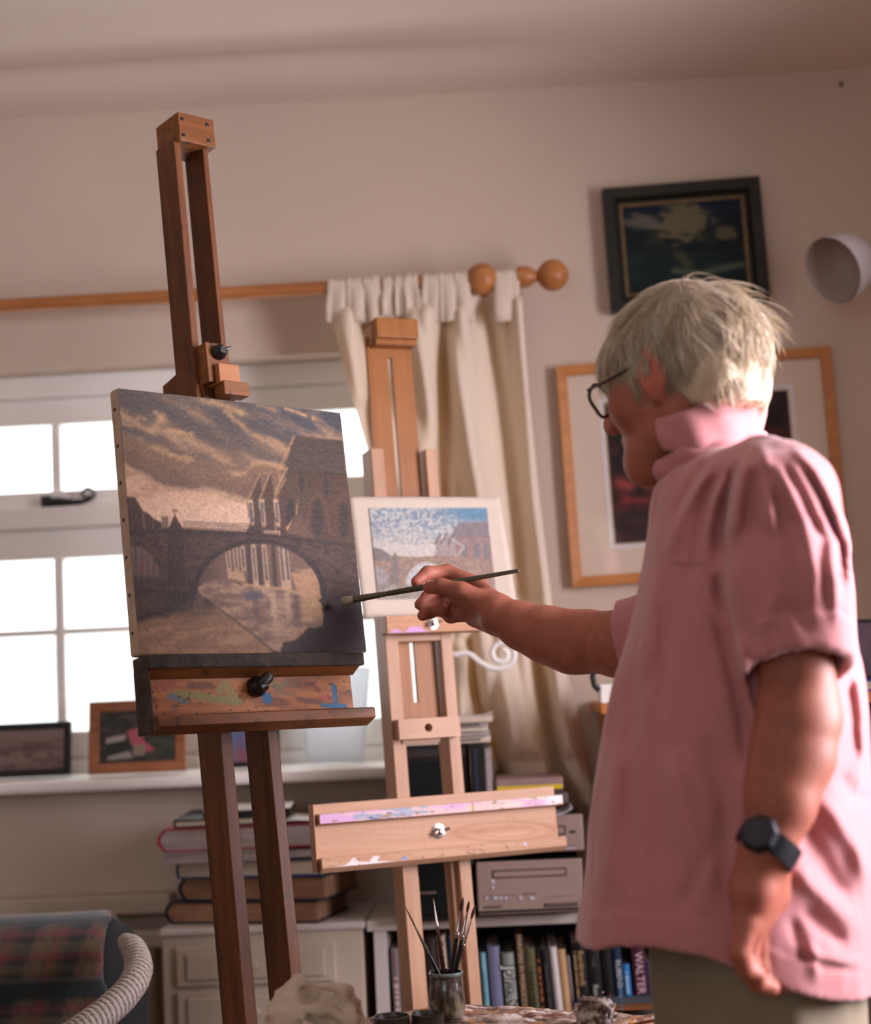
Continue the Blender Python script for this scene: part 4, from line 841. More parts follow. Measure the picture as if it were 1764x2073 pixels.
# ------------------------------------------------------------------ drawer cabinet and bookcase
ZT = 0.755
cab = thing('drawer_cabinet', 'cream panelled drawer cabinet carrying the stack of big books', 'cabinet', (-.478, 3.235, 0))
MB().box(-.192, .186, -.130, .130, .06, ZT-.014).build('carcass', M_CREAM, cab, bevel=.002)
MB().box(-.196, .191, -.137, .135, ZT-.014, ZT).build('top_board', M_WHITE2, cab, bevel=.004)
for z0, z1 in ((.648, .722), (.562, .640), (.40, .554), (.23, .392), (.09, .222)):
    d = MB().box(-.165, .135, -.139, -.131, z0, z1).build('drawer', M_CREAM, cab, bevel=.003)
    MB().box(-.145, .115, -.144, -.1385, z0+.012, z1-.012).build('raised_panel', M_CREAM, d, bevel=.003)
    MB().lathe([(.004, 0), (.004, .008), (.009, .014), (.006, .02)], 14, frame_to((0, -1, 0), (-.015, -.143, (z0+z1)/2))).build('knob', M_CREAM, d, smooth='auto')
for x0 in (-.192, .166): MB().box(x0, x0+.02, -.130, -.110, 0, .06).build('foot', M_CREAM, cab)
bk = thing('bookcase', 'white low bookcase full of art books under the hi-fi units', 'bookcase', (.1, 3.24, 0))
MB().box(-.384, .46, -.135, .135, .735, .754).build('top_board', M_WHITE2, bk, bevel=.002)
for x0, x1 in ((-.372, -.348), (.43, .452)): MB().box(x0, x1, -.130, .130, 0, .735).build('side_panel', M_WHITE2, bk, bevel=.001)
MB().box(-.348, .43, .118, .130, 0.02, .735).build('back_panel', M_DARK, bk)
for z in (.02, .300, .525): MB().box(-.348, .43, -.128, .118, z, z+.018).build('shelf', M_WHITE2, bk, bevel=.001)
M_PAGES = wood('book_pages', (190, 172, 150), (214, 198, 178), 0, 30, .8, stretch=30); M_PAGEST = wood('old_book_pages', (128, 92, 68), (166, 126, 96), 0, 30, .8, stretch=30); M_PAGESG = wood('grey_book_pages', (140, 126, 122), (176, 160, 156), 0, 30, .8, stretch=30)
_cov = {}
def cover(c, r=.45):
    k = tuple(c)+(r,)
    if k not in _cov: _cov[k] = plain('book_cover_%s' % '_'.join(str(int(v)) for v in c), c, r, .10, 40, .1, .3)
    return _cov[k]
def inkmat(c):
    k = ('ink',)+tuple(c)
    if k not in _cov: _cov[k] = plain('spine_ink', c, .5, .03, 40)
    return _cov[k]
# upright books: spine to the viewer; x from pixels on the spine plane, lean in degrees
SH = .5448
def book(label, px0, px1, pytop, col, zb=SH, lean=2.5, depth=.17, Y=3.125, texts=(), group='art books on the bookcase shelf', rounded=True):
    a, b = at(px0, pytop, Y), at(px1, pytop, Y); w = (b-a)[0]-.0008; h = (a[2]+b[2])/2-zb
    an = math.radians(lean); R_ = np.array([[math.cos(an), 0, math.sin(-an)], [0, 1, 0], [math.sin(an), 0, math.cos(an)]])
    xb = a[0]+math.tan(an)*h
    o = thing('book', label, 'book', (xb, Y, zb+(w*math.sin(an)*0)), R_, group)
    m = MB(); t = .0022; n = 7; prof = []
    # C-shaped case: rounded spine in front, two boards, hollow behind
    for k in range(n+1):
        f = k/n; prof.append((w*f, -(.0035 if rounded else .0006)*math.sin(math.pi*f)))
    outer = [(0, depth)]+prof+[(w, depth)]; inner = [(t, depth)]+[(t, t+.0005), (w-t, t+.0005)]+[(w-t, depth)]
    pts = outer+inner[::-1]; m.prism(pts, 2, 0, h); m.build('cover', cover(col), o, bevel=.0004)
    MB().box(t+.0002, w-t-.0002, t+.003, depth-.004, .003, h-.004).build('pages', M_PAGES, o)
    for tx, tc, size, pz, dx, sx in texts:
        M = np.eye(4); M[:3, 0] = (0, 0, -1); M[:3, 1] = (1, 0, 0); M[:3, 2] = (0, -1, 0); M[:3, 3] = (w*.5+dx*w, -.0042 if rounded else -.0012, h-pz)
        if tx[0] == '~':      # print too blurred to read: a run of small unequal strokes
            mm = MB(); q = 0.0
            for k in range(int(tx[1:])):
                ln = size*sx*(.35+.45*((k*37) % 10)/10); hh = size*(.45+.25*((k*53) % 7)/7)
                mm.box(q, q+ln, -hh/2, hh/2, -.0003, .0003); q += ln+size*sx*(.22 if k % 5 else .5)
            mm.v = [(v_[0]-q/2, v_[1], v_[2]) for v_ in mm.v]; V_ = np.array(mm.v)@M[:3, :3].T+M[:3, 3]; mm.v = [tuple(v_) for v_ in V_]
            mm.build('spine_print', inkmat(tc), o); continue
        lettering('spine_title', tx, inkmat(tc), size, M, o, sx=sx)
    return o
book('grey mauve book first on the shelf beside the bookcase side', 790, 807, 1920, (128, 110, 108), texts=[('~9', (198, 176, 168), .014, .105, 0, 1.0)], lean=1.5)
book('thin dark blue book beside the grey mauve one', 807.5, 819, 1921, (36, 50, 66), texts=[('~12', (110, 124, 140), .008, .1, 0, 1.2)], lean=1.5)
book('dark brown book seen between the easel legs', 857, 882, 1899, (46, 40, 34), lean=1.5)
book('cream book with brown lettering behind the brushes', 884, 902, 1893, (206, 182, 152), texts=[('~9', (92, 66, 46), .012, .06, 0, 1.4)], lean=2)
book('black book beside the blue and pink one', 902.5, 907.5, 1894, (20, 24, 24), lean=2)
book('blue and pink book behind the upright brushes', 908, 922, 1898, (64, 118, 168), lean=2)
book('thin pale turquoise book beside the pale easel leg', 970.5, 983, 1929, (126, 176, 190), lean=2.2, texts=[('~10', (90, 130, 148), .007, .06, 0, 1)])
book('grey lavender book next to the turquoise one', 986, 1011, 1916, (120, 122, 152), lean=2.2)
book('dark slim book with a grey top edge beside the lavender one', 1013, 1015.4, 1930, (40, 40, 44), lean=2.2)
book('pale sage book with white and dark lettering John Ma', 1016, 1040, 1929, (142, 150, 140), lean=2.3, texts=[('John Ma', (30, 34, 36), .0300, .070, .05, 1.0), ('John Ma', (255, 253, 246), .0285, .070, -.04, 1.0)])
book('tall brown book lettered Painters in Morocco', 1041, 1060, 1897, (62, 46, 36), lean=2.2, texts=[('PAINTERS IN MOROCCO', (226, 190, 146), .0115, .063, 0, 1.05)])
book('olive book with a pale spine edge', 1062, 1083, 1919, (96, 92, 62), lean=2.8, texts=[('~13', (54, 52, 36), .009, .085, 0, 1.05)])
book('short black book with an orange brown label', 1084, 1092.5, 1918, (30, 26, 24), lean=2.8, texts=[('~9', (150, 88, 54), .0085, .085, 0, 2.0)])
book('black book with a pink top edge', 1093, 1111, 1921, (24, 25, 26), lean=3.2, texts=[('~16', (84, 84, 80), .006, .07, 0, 1.1)])
book('white book on the art shelf', 1111.5, 1127, 1917, (214, 206, 202), lean=3.4)
book('tan and cream book beside the white one', 1127.5, 1145, 1922, (196, 158, 112), lean=3.4)
book('thin pale lilac book with a blue label', 1147, 1155, 1935, (184, 176, 188), lean=3.4, texts=[('~5', (60, 70, 110), .006, .09, 0, 1.6)])
# two flat volumes that carry the last books of the row
zsl = at(1240, 2018, 3.115)[2]; zor = at(1240, 2033, 3.115)[2]; zlo = at(1240, 2046, 3.115)[2]
def lying(label, x0, x1, z0, z1, Y, depth, col, pg, rot=0., spine_left=True, group=None, over=.004, rounded=.5, board=.0032):
    """book lying flat, fore edge to the viewer, rounded spine at the left end"""
    w = x1-x0; h = z1-z0; an = math.radians(rot); R_ = np.array([[math.cos(an), -math.sin(an), 0], [math.sin(an), math.cos(an), 0], [0, 0, 1]])
    o = thing('book', label, 'book', (x0, Y, z0), R_, group); t = board; n = 8
    arc = [(-math.sin(math.pi*k/n)*h*rounded*.6, h*k/n) for k in range(n+1)]; arci = [(-math.sin(math.pi*k/n)*(h-2*t)*rounded*.6+.003, t+(h-2*t)*k/n) for k in range(n+1)]
    pts = [(w, 0)]+arc+[(w, h)]+[(w, h-t)]+arci[::-1]+[(w, t)]
    m = MB(); m.prism(pts, 1, 0, depth); m.build('cover', cover(col), o, bevel=.0005)
    MB().prism([(w-over, t+.0003)]+[(a_+.0008, b_) for a_, b_ in arci]+[(w-over, h-t-.0003)], 1, over, depth-over).build('pages', pg, o)
    return o
xa = at(1171, 2030, 3.115)[0]
lying('slate blue book lying under the dark art books', xa, xa+.19, zor+.0004, zsl, 3.112, .18, (70, 82, 92), M_PAGESG, rounded=.2, board=.005)
lying('orange brown book lying at the bottom under the slate one', xa+.004, xa+.19, zlo, zor, 3.114, .18, (150, 92, 50), M_PAGEST, rounded=.2, board=.004)
MB()
book('fat black book with gold lettering Rembrandt', 1156, 1184, 1909, (24, 22, 20), zb=zsl+.0003, lean=2.4, Y=3.118, texts=[('Rembrandt', (196, 160, 104), .015, .046, .12, .95), ('~18', (176, 148, 104), .007, .07, -.30, 1.05)])
book('broad black book with silver script lettering', 1185, 1213, 1918, (22, 23, 24), zb=zsl+.0003, lean=2.2, Y=3.118, texts=[('Ren', (206, 206, 200), .013, .078, 0, 1.0), ('THE', (96, 92, 84), .009, .025, 0, 1.4)])
book('plain black book with a small orange mark', 1214, 1237, 1920, (18, 19, 20), zb=zsl+.0003, lean=2.2, Y=3.118, texts=[('V', (196, 120, 60), .008, .086, 0, 1.0)])
book('dark blue book lettered Rubens', 1238, 1257, 1917, (30, 48, 72), zb=zsl+.0003, lean=2.2, Y=3.118, texts=[('RUBENS', (206, 214, 218), .0125, .048, .05, 1.1), ('~7', (110, 140, 168), .009, .09, .05, 1.0)])
book('bright blue shorter book beside the Rubens volume', 1259, 1275, 1952, (48, 124, 190), zb=zsl+.0003, lean=2.2, Y=3.118, texts=[('~6', (190, 214, 230), .007, .035, 0, 1.2)])
book('maroon book with large pale lettering WALTER', 1276, 1303, 1905, (72, 34, 50), zb=zsl+.0003, lean=2.2, Y=3.118, texts=[('WALTER', (224, 190, 196), .0205, .058, 0, .95)])
book('purple book half hidden by the trousers', 1306, 1324, 1945, (78, 66, 96), zb=zsl+.0003, lean=2.2, Y=3.118)

# ------------------------------------------------------------------ stack of big books on the cabinet
GS = 'big books stacked on the drawer cabinet'
def zz_(py, Y=3.09): return at(480, py, Y)[2]
def xx_(px, py, Y=3.09): return at(px, py, Y)[0]
zl = [ZT+.0005]
for v in (.042, .046, .032, .022, .044): zl.append(zl[-1]+v)
lying('bottom book of the stack with tan pages and dark rounded cover', xx_(328, 1850), xx_(650, 1850), zl[0], zl[1]-.0004, 3.165, .185, (26, 34, 38), M_PAGEST, rot=-13, group=None)
lying('thick brown-paged book with dark navy cover second from the bottom', xx_(357, 1805), xx_(668, 1805), zl[1], zl[2]-.0004, 3.165, .185, (30, 44, 66), M_PAGEST, rot=-15)
lying('blue covered book with tan pages in mid stack', xx_(350, 1765), xx_(648, 1765), zl[2], zl[3]-.0004, 3.13, .21, (44, 78, 120), M_PAGES, rot=-8, rounded=.15)
lying('thin grey covered book with flat ends under the red one', xx_(332, 1735), xx_(560, 1735), zl[3], zl[4]-.0004, 3.09, .24, (156, 146, 146), M_PAGESG, rot=-1, rounded=.05)
lying('black book with grey pages beside the grey one', xx_(572, 1722), xx_(632, 1722), zl[3], zl[4]-.0004, 3.09, .22, (34, 32, 34), M_PAGESG, rot=1, rounded=.4)
lying('red covered book with grey pages near the top of the stack', xx_(332, 1695), xx_(636, 1690), zl[4], zl[5]-.0004, 3.088, .25, (150, 44, 52), M_PAGESG, rot=1.5)
z6 = zl[5]+.016
lying('thin black book with white cover top on the red one', xx_(352, 1660), xx_(560, 1660), zl[5], z6-.0003, 3.09, .24, (40, 44, 42), M_PAGES, rot=3, rounded=.1)
nt6 = z6+.013
o = thing('notebook', 'black edged white notebook on top of the stack', 'notebook', (xx_(408, 1635), 3.10, z6), rotm(4, 0), None)
MB().box(0, .165, 0, .17, 0, .011).build('cover', cover((26, 28, 28)), o, bevel=.001); MB().box(.001, .164, .001, .169, .011, .0125).build('white_label', M_WHITE2, o)
# loose papers with a curled corner
G = np.zeros((14, 18, 3)); x0, x1 = xx_(566, 1650), xx_(668, 1640)
for i in range(14):
    for j in range(18):
        u, v = j/17, i/13; cu_ = max(0, u-.72)/.28
        G[i, j] = (x0+(x1-x0)*u, 3.09+.2*v, zl[5]+.0032+.018*u*0+.020*cu_**2+.002*math.sin(7*u+2*v)+.006*(v < .3)*u)
o = fastgrid('paper_sheet', G, plain('paper', (218, 212, 206), .85, .03, 30)); o.modifiers.new('thick', 'SOLIDIFY').thickness = .0012; tag(o, 'loose white papers with a curled corner beside the notebook', 'paper')
# dark camera strap trailing over the cabinet edge of the stack
pts = [at(x_, y_, Y_) for x_, y_, Y_ in ((655, 1826, 3.10), (690, 1800, 3.16), (712, 1770, 3.24))]
# ------------------------------------------------------------------ speaker, papers, hi-fi
Zb = .7545
x0, x1 = at(793, 1700, 3.06)[0], at(949, 1550, 3.06)[0]; zt = at(880, 1508, 3.06)[2]
spk = thing('loudspeaker', 'tall black loudspeaker behind the pale easel', 'speaker', ((x0+x1)/2, 3.19, Zb)); w = x1-x0
MB().box(-w/2, w/2, -.118, .035, 0, zt-Zb).build('enclosure', M_BLACKP, spk, bevel=.003)
gr = MB().box(-w/2+.020, w/2-.020, -.126, -.118, .012, zt-Zb-.03).build('grille_panel', plain('speaker_cloth', (17, 20, 18), .95, .15, 500), spk, bevel=.003)
MB().box(-w/2+.004, w/2-.004, -.121, -.117, zt-Zb-.022, zt-Zb-.008).build('top_band', plain('grey_band', (52, 48, 46), .5), spk)
M = np.eye(4); M[:3, 0] = (1, 0, 0); M[:3, 1] = (0, 0, 1); M[:3, 2] = (0, -1, 0); M[:3, 3] = (at(866, 1808, 3.06)[0]-(x0+x1)/2, -.1265, at(866, 1808, 3.06)[2]-Zb)
MB().box(M[0, 3]-.016, M[0, 3]+.016, -.1268, -.126, M[2, 3]-.002, M[2, 3]+.002).build('badge', plain('badge', (120, 104, 96), .4), spk)
zc = zt+.0004
for k, (xa_, xb_, hh, c, lab) in enumerate(((816, 990, .011, (196, 188, 182), 'lowest magazine of the pile on the loudspeaker'), (818, 991, .009, (170, 162, 158), 'grey spined magazine second in the pile on the loudspeaker'), (826, 987, .007, (206, 200, 194), 'white magazine in the middle of the pile on the loudspeaker'), (838, 984, .008, (150, 146, 142), 'grey printed magazine near the top of the pile'), (832, 999, .012, (222, 216, 210), 'white topmost magazine with curled edge on the loudspeaker'))):
    a, b = at(xa_, 1480, 3.07)[0], at(xb_, 1480, 3.07)[0]; o = thing('magazine', lab, 'magazine', ((a+b)/2, 3.18, zc), rotm([2, -2, 1, 3, -1][k], 0), None); w_ = b-a
    G = np.zeros((6, 12, 3))
    for i in range(6):
        for j in range(12): u = j/11; G[i, j] = (-w_/2+w_*u, -.105+.155*i/5, hh-.0012+(.006*max(0, u-.8)**2*25 if k == 4 else 0))
    cv = fastgrid('cover', G, cover(c, .5), o); cv.modifiers.new('thick', 'SOLIDIFY').thickness = .0008
    MB().box(-w_/2+.001, w_/2-.001, -.104, .049, 0, hh-.0016).build('pages', M_PAGES if k in (0, 2, 4) else M_PAGESG, o)
    if k in (0, 3): MB().box(w_*.1, w_*.38, -.1044, -.104, hh*.3, hh*.62).build('spine_print', M_DARK, o)
    zc += hh+.0006
M_HIFI = plain('champagne_metal', (150, 128, 118), .38, .05, 60, .05, .5); M_HIFID = plain('hifi_dark', (44, 38, 34), .5, .1, 40); M_LED = plain('pale_button', (196, 196, 206), .4)
def hifi(label, px0, px1, z0, z1, Y, depth=.19):
    a, b = at(px0, 1790, Y)[0], at(px1, 1790, Y)[0]; o = thing('stereo_unit', label, 'hi-fi', ((a+b)/2, Y, z0)); w = b-a; h = z1-z0
    MB().box(-w/2+.004, w/2-.004, .006, depth, .008, h-.001).build('case', M_HIFID, o, bevel=.002)
    MB().box(-w/2, w/2, 0, .008, .010, h).build('front_panel', M_HIFI, o, bevel=.002)
    return o, w, h, a
z1 = at(1070, 1742, 3.05)[2]; hf, w, h, a = hifi('champagne cassette deck unit with long slot on the bookcase', 966, 1181, Zb, z1, 3.05)
c0 = (at(966, 1790, 3.05)[0]+at(1181, 1790, 3.05)[0])/2
def fp(px_, py_): q = at(px_, py_, 3.05); return q[0]-c0, q[2]-Zb
def fbx(name, xa_, ya, xb_, yb, d, mat, o=None):
    p_, q_ = fp(xa_, yb), fp(xb_, ya); MB().box(min(p_[0], q_[0]), max(p_[0], q_[0]), -d, .001, min(p_[1], q_[1]), max(p_[1], q_[1])).build(name, mat, o or hf, bevel=.0004)
fbx('slot_surround', 997, 1756, 1147, 1779, .0008, M_HIFID); fbx('cassette_slot', 1000, 1759, 1144, 1776, .0022, M_HIFI); fbx('lower_strip', 970, 1836, 1176, 1850, .0012, M_HIFID)
fbx('pale_label', 996, 1780, 1001, 1789, .0012, M_LED); fbx('button', 996, 1794, 1001, 1800, .002, M_LED)
for xq, wq in ((983, 5), (999, 9), (1012, 5), (1022, 5), (1052, 5), (1073, 9)): fbx('button', xq, 1815, xq+wq, 1821, .0022, M_LED)
fbx('slit', 1059, 1808, 1087, 1811, .0008, M_HIFID); fbx('button_bank', 1104, 1826, 1170, 1835, .003, M_HIFID); fbx('button_row', 1107, 1828, 1167, 1832, .0045, M_HIFI); fbx('slit', 979, 1834, 1016, 1838, .0018, M_HIFID); fbx('fine_print', 1106, 1813, 1168, 1815, .0006, M_HIFID); fbx('fine_print', 976, 1812, 1048, 1814, .0006, M_HIFID)
z2 = at(1070, 1653, 3.05)[2]; hg, w, h, a2 = hifi('upper champagne tuner unit partly hidden by the easel tray', 968, 1187, z1+.004, z2, 3.052); c0 = (at(968, 1790, 3.052)[0]+at(1187, 1790, 3.052)[0])/2; Zb2 = Zb
def fp(px_, py_): q = at(px_, py_, 3.052); return q[0]-c0, q[2]-z1-.004
fbx('window_surround', 1040, 1671, 1145, 1694, .0008, M_HIFID, hg); fbx('display_window', 1044, 1674, 1142, 1691, .0016, M_HIFI, hg); fbx('slit', 1146, 1712, 1167, 1714, .0008, M_HIFID, hg); fbx('slit_shine', 1146, 1715, 1166, 1718, .001, M_LED, hg); fbx('badge', 1153, 1681, 1166, 1687, .0006, M_HIFID, hg)
# bits heaped on the hi-fi
zt2 = z2+.0004
xa_, xb_ = at(954, 1550, 3.06)[0], at(984, 1550, 3.06)[0]; bf = thing('box_file', 'narrow black box file standing on the tuner next to the loudspeaker', 'box file', ((xa_+xb_)/2, 3.06, zt2)); w_ = xb_-xa_
MB().box(-w_/2, w_/2, 0, .17, 0, zt-zt2).build('box_body', M_BLACKP, bf, bevel=.002); MB().box(-w_/2+.006, -w_/2+.012, -.0008, .001, .01, zt-zt2-.01).build('blue_edge', plain('blue_black_trim', (40, 50, 66), .4), bf)
MB().box(w_/2+.0002, w_/2+.010, .004, .16, 0, zt-zt2-.012).build('pale_pages', M_PAGESG, bf)
def slab(name, label, cat, px0, px1, h, z, col, Y=3.06, d=.14, rot=0, band=None, c2=None):
    a, b = at(px0, 1600, Y)[0], at(px1, 1600, Y)[0]; o = thing(name, label, cat, ((a+b)/2, Y, z), rotm(rot, 0)); w_ = b-a
    MB().box(-w_/2, w_/2, 0, d, 0, h).build('case_body', cover(col), o, bevel=.0015)
    if band: MB().box(-w_/2+.001, w_/2-.001, -.0008, .001, h*.05, h*.42).build('yellow_band', cover(band), o)
    if c2: MB().box(-w_/2+.003, w_/2-.012, -.0006, .001, h*.5, h*.9).build('spine_label', cover(c2), o)
    return z+h+.0004
za = slab('cassette_case', 'dark cassette case lying on the tuner under the yellow edged box', 'case', 1012, 1120, .020, zt2, (56, 54, 56), rot=-3)
za = slab('cassette_case', 'grey cassette case above the dark one on the tuner', 'case', 1006, 1150, .018, za, (96, 84, 82), rot=2, c2=(130, 112, 108))
za = slab('video_case', 'flat mauve brown case with a yellow lower edge on the tuner heap', 'case', 1006, 1141, .021, at(1070, 1602, 3.06)[2], (142, 116, 112), band=(206, 176, 30)) if False else za
zy = at(1075, 1600, 3.06)[2]
if zy-za > .001: za = slab('cassette_case', 'thin dark case just under the yellow edged box', 'case', 1006, 1140, zy-za-.0005, za, (66, 60, 60), rot=1)
slab('video_case', 'flat mauve brown case with a yellow lower edge on the tuner heap', 'case', 1006, 1141, .022, za, (142, 116, 112), band=(206, 176, 30))
G = np.zeros((8, 10, 3)); q0, q1 = at(1126, 1655, 3.05), at(1158, 1628, 3.05)
# dark wire loop and white leaflet on the heap's open end
for i in range(8):
    for j in range(10): u, v = j/9, i/7; G[i, j] = (q0[0]+(q1[0]-q0[0])*u, 3.045+.08*v, z2+.001+.012*u*u+.004*v)
o = fastgrid('leaflet', G, plain('leaflet_paper', (206, 208, 214), .6, .03)); o.modifiers.new('thick', 'SOLIDIFY').thickness = .001; tag(o, 'small white curled leaflet on the corner of the tuner', 'leaflet')

# ------------------------------------------------------------------ pine unit behind the man, with things on it
M_PINE = wood('honey_pine', (176, 104, 44), (204, 132, 64), 0, 8, .45)
pz = at(1217, 1425, 3.02)[2]; px0 = at(1217, 1435, 3.02)[0]
pin = thing('pine_shelf_unit', 'honey pine shelf unit standing behind the man', 'shelf unit', (px0+.3, 3.2, 0))
MB().box(-.3, .42, -.18, .19, pz-.019, pz).build('top_board', M_PINE, pin, bevel=.002)
for xq in (-.285, .39): MB().box(xq, xq+.02, -.165, .185, .756 if xq < 0 else .122, pz-.019).build('side_panel', M_PINE, pin, bevel=.001)
MB().box(-.265, .39, .17, .182, .77, pz-.019).build('back_panel', M_DARK, pin); MB().box(-.265, .39, -.16, .17, .756, .774).build('shelf', M_PINE, pin)
q = at(1217, 1425, 3.04); q2 = at(1300, 1386, 3.04)
wb = thing('card_box', 'small white card box on the corner of the pine unit', 'box', (q[0]+.045, 3.10, pz+.0006)); hb = at(1217, 1388, 3.04)[2]-pz
MB().box(-.044, .05, -.06, .06, 0, hb).build('box_body', M_WHITE, wb, bevel=.001); MB().box(-.0445, .0505, -.0608, .0605, hb-.009, hb+.001).build('lid', M_WHITE, wb, bevel=.0008)
# headphones resting on the box: a black headband arc and pad
pts = [at(x_, y_, 3.03) for x_, y_ in ((1214, 1398), (1204, 1388), (1200, 1372), (1203, 1352), (1216, 1338), (1236, 1332), (1256, 1338))]
hp_ = MB().tube(pts, .0055, 10).build('headphones', M_BLACKP, smooth='auto'); tag(hp_, 'black headphone band hooked over the white box below the arm', 'headphones')
pm = thing('desk_picture', 'dark mauve picture in a thin frame on the pine unit at the man\'s back', 'picture', (at(1800, 1320, 3.1)[0], 3.11, pz+.022), rotm(0, 6))
wq, hq = .13, at(1755, 1253, 3.1)[2]-pz-.022
fr = ringframe('frame', wq, hq, .006, .006, .008, M_BLACKP, pm); fr.location = (0, 0, hq/2); MB().box(-wq/2+.003, wq/2-.003, -.005, -.001, .003, hq-.003).build('picture_face', plain('mauve_print', (92, 72, 84), .5, .35, 22), pm)
ob = lying('blue book lying under the small framed picture', at(1735, 1390, 3.08)[0], at(1735, 1390, 3.08)[0]+.16, pz+.0003, pz+.0215, 3.06, .15, (40, 70, 160), M_PAGES, rounded=.2)
# ------------------------------------------------------------------ painter's table and what stands on it
ZTB = at(905, 2061, 2.27)[2]
tc_ = at_z(908, 2027, ZTB)                     # far corner of the table top
d1 = at_z(1312, 2051, ZTB)-tc_; d2 = at_z(770, 2052, ZTB)-tc_
d1 = d1/np.linalg.norm(d1); d2 = np.array([-d1[1]*1.0, d1[0], 0])*(-1)
d2 = at_z(775, 2051, ZTB)-tc_; d2 /= np.linalg.norm(d2)
ptab = thing('painting_table', 'paint-crusted wooden painting table with the brush jar on it', 'table', (tc_[0], tc_[1], 0))
n_ = 170; LU, LV = .325, .36
U, V_ = np.meshgrid(np.linspace(0, 1, n_), np.linspace(0, 1, 130)); S_ = LU*U; T_ = LV*V_
PXY = tc_[None, None, :2]*0+S_[..., None]*d1[:2]+T_[..., None]*d2[:2]
q1 = fbm(np.stack([S_*44, T_*60, S_*0], -1), 5); q2 = fbm(np.stack([S_*70, T_*140, S_*0+4], -1), 4)
edge = np.minimum(np.minimum(S_, T_), np.minimum(LU-S_, LV-T_)); hgt = (q1*.010+q2*.007-.0105)*ss(0, .01, edge)-.004*(1-ss(0, .006, edge))
cols = np.zeros(U.shape+(3,)); cols[:] = (150, 128, 112)
def mixc(m, c):
    global cols
    m = np.clip(m, 0, 1)[..., None]; cols = cols*(1-m)+np.array(c, float)*m
q3 = fbm(np.stack([S_*30, T_*40, S_*0+9], -1), 4)
mixc(ss(.45, .6, q1), (196, 172, 156)); mixc(.9*ss(.50, .36, q2), (74, 54, 42)); mixc(.8*ss(.55, .68, q3), (120, 84, 66)); mixc(.7*ss(.66, .72, fbm(np.stack([S_*40, T_*60, S_*0+2], -1), 3)), (196, 122, 40)); mixc(.8*ss(.62, .7, fbm(np.stack([S_*34, T_*50, S_*0+6], -1), 3)), (96, 56, 48)); mixc(.8*ss(.62, .7, fbm(np.stack([S_*30, T_*70, S_*0+12], -1), 3)), (214, 204, 196))
M_CRUSTC = colmat('dried_paint_crust', .55, .4, .5, 300)
tp = fastgrid('crusted_top', np.concatenate([PXY, (ZTB+hgt)[..., None]], -1), M_CRUSTC, ptab); set_cols(tp, lin(cols).reshape(-1, 3))
def slabpoly(z0, z1, ins, name, mat):
    pts = [ins*(d1+d2)[:2], (LU-ins)*d1[:2]+ins*d2[:2], (LU-ins)*d1[:2]+(LV-ins)*d2[:2], ins*d1[:2]+(LV-ins)*d2[:2]]
    MB().prism([tuple(q) for q in pts], 2, z0, z1).build(name, mat, ptab, bevel=.002)
slabpoly(ZTB-.03, ZTB-.008, 0.0, 'table_board', W_OLDX); slabpoly(ZTB-.10, ZTB-.03, .04, 'apron', W_OLD)
for a_, b_ in ((.09, .09), (LU-.07, .09), (LU-.07, LV-.14), (.09, LV-.14)):
    q = a_*d1+b_*d2; MB().box(q[0]-.02, q[0]+.02, q[1]-.02, q[1]+.02, 0, ZTB-.03).build('leg', W_OLD, ptab, bevel=.002)
# brush jar
YJ = 2.265
c_ = at(906, 2040, YJ); zb = ZTB+.002; zt = at(905, 1966, YJ)[2]; rj = (at(942, 2010, YJ)-at(869, 2010, YJ))[0]/2
jar = thing('brush_jar', 'small paint-stained glazed jar holding thin brushes on the table', 'jar', (c_[0], YJ, zb)); hj = zt-zb
def jp(f, r): return (rj*r, hj*f)
prof = [jp(0, .72), jp(.02, .86), jp(.10, .95), jp(.28, 1.0), jp(.46, 1.0), jp(.64, .95), jp(.78, .89), jp(.87, .86), jp(.90, .88), jp(.94, .96), jp(.985, .97), jp(1, .93), jp(.995, .86), jp(.95, .80), jp(.80, .79), jp(.40, .86), jp(.12, .80), jp(.10, .001)]
nseg = 72; Pq = []
pf = []
for (r0, z0), (r1, z1_) in zip(prof[:-1], prof[1:]):
    for k in range(5): pf.append((r0+(r1-r0)*k/5, z0+(z1_-z0)*k/5))
pf.append(prof[-1])
an_ = np.linspace(0, 2*math.pi, nseg+1); PP = np.array([[(r*math.cos(a), r*math.sin(a), z) for a in an_] for r, z in pf])
jb = fastgrid('jar_body', PP, None or colmat('stained_glaze', .18, .6, .12, 120), jar)
ca, cz = np.meshgrid(an_, [q[1]/hj for q in pf]); cc = np.zeros(ca.shape+(3,)); cc[:] = (112, 102, 92)
f1_ = fbm(np.stack([np.cos(ca)*3, np.sin(ca)*3, cz*5], -1), 5); f2_ = fbm(np.stack([np.cos(ca)*6+9, np.sin(ca)*6, cz*9], -1), 4)
def mj(m, c):
    global cc
    m = np.clip(m, 0, 1)[..., None]; cc = cc*(1-m)+np.array(c, float)*m
mj(ss(.45, .6, f1_), (66, 60, 50)); mj(ss(.55, .42, f1_)*ss(.6, .2, cz), (134, 122, 110)); mj(.55*ss(.52, .66, f2_)*ss(.6, .3, cz), (122, 106, 52)); mj(.6*ss(.62, .7, f2_)*ss(.5, .8, cz), (110, 50, 52)); mj(ss(.9, .93, cz), (120, 134, 128)); mj(.9*ss(.58, .66, fbm(np.stack([np.cos(ca)*5, np.sin(ca)*5+4, cz*4+7], -1), 4)), (52, 44, 36))
idx = np.array([q[0] for q in pf]); inside = np.zeros(len(pf), bool); inside[12*5:] = True; cc[inside] = (26, 26, 24)
set_cols(jb, lin(cc).reshape(-1, 3))
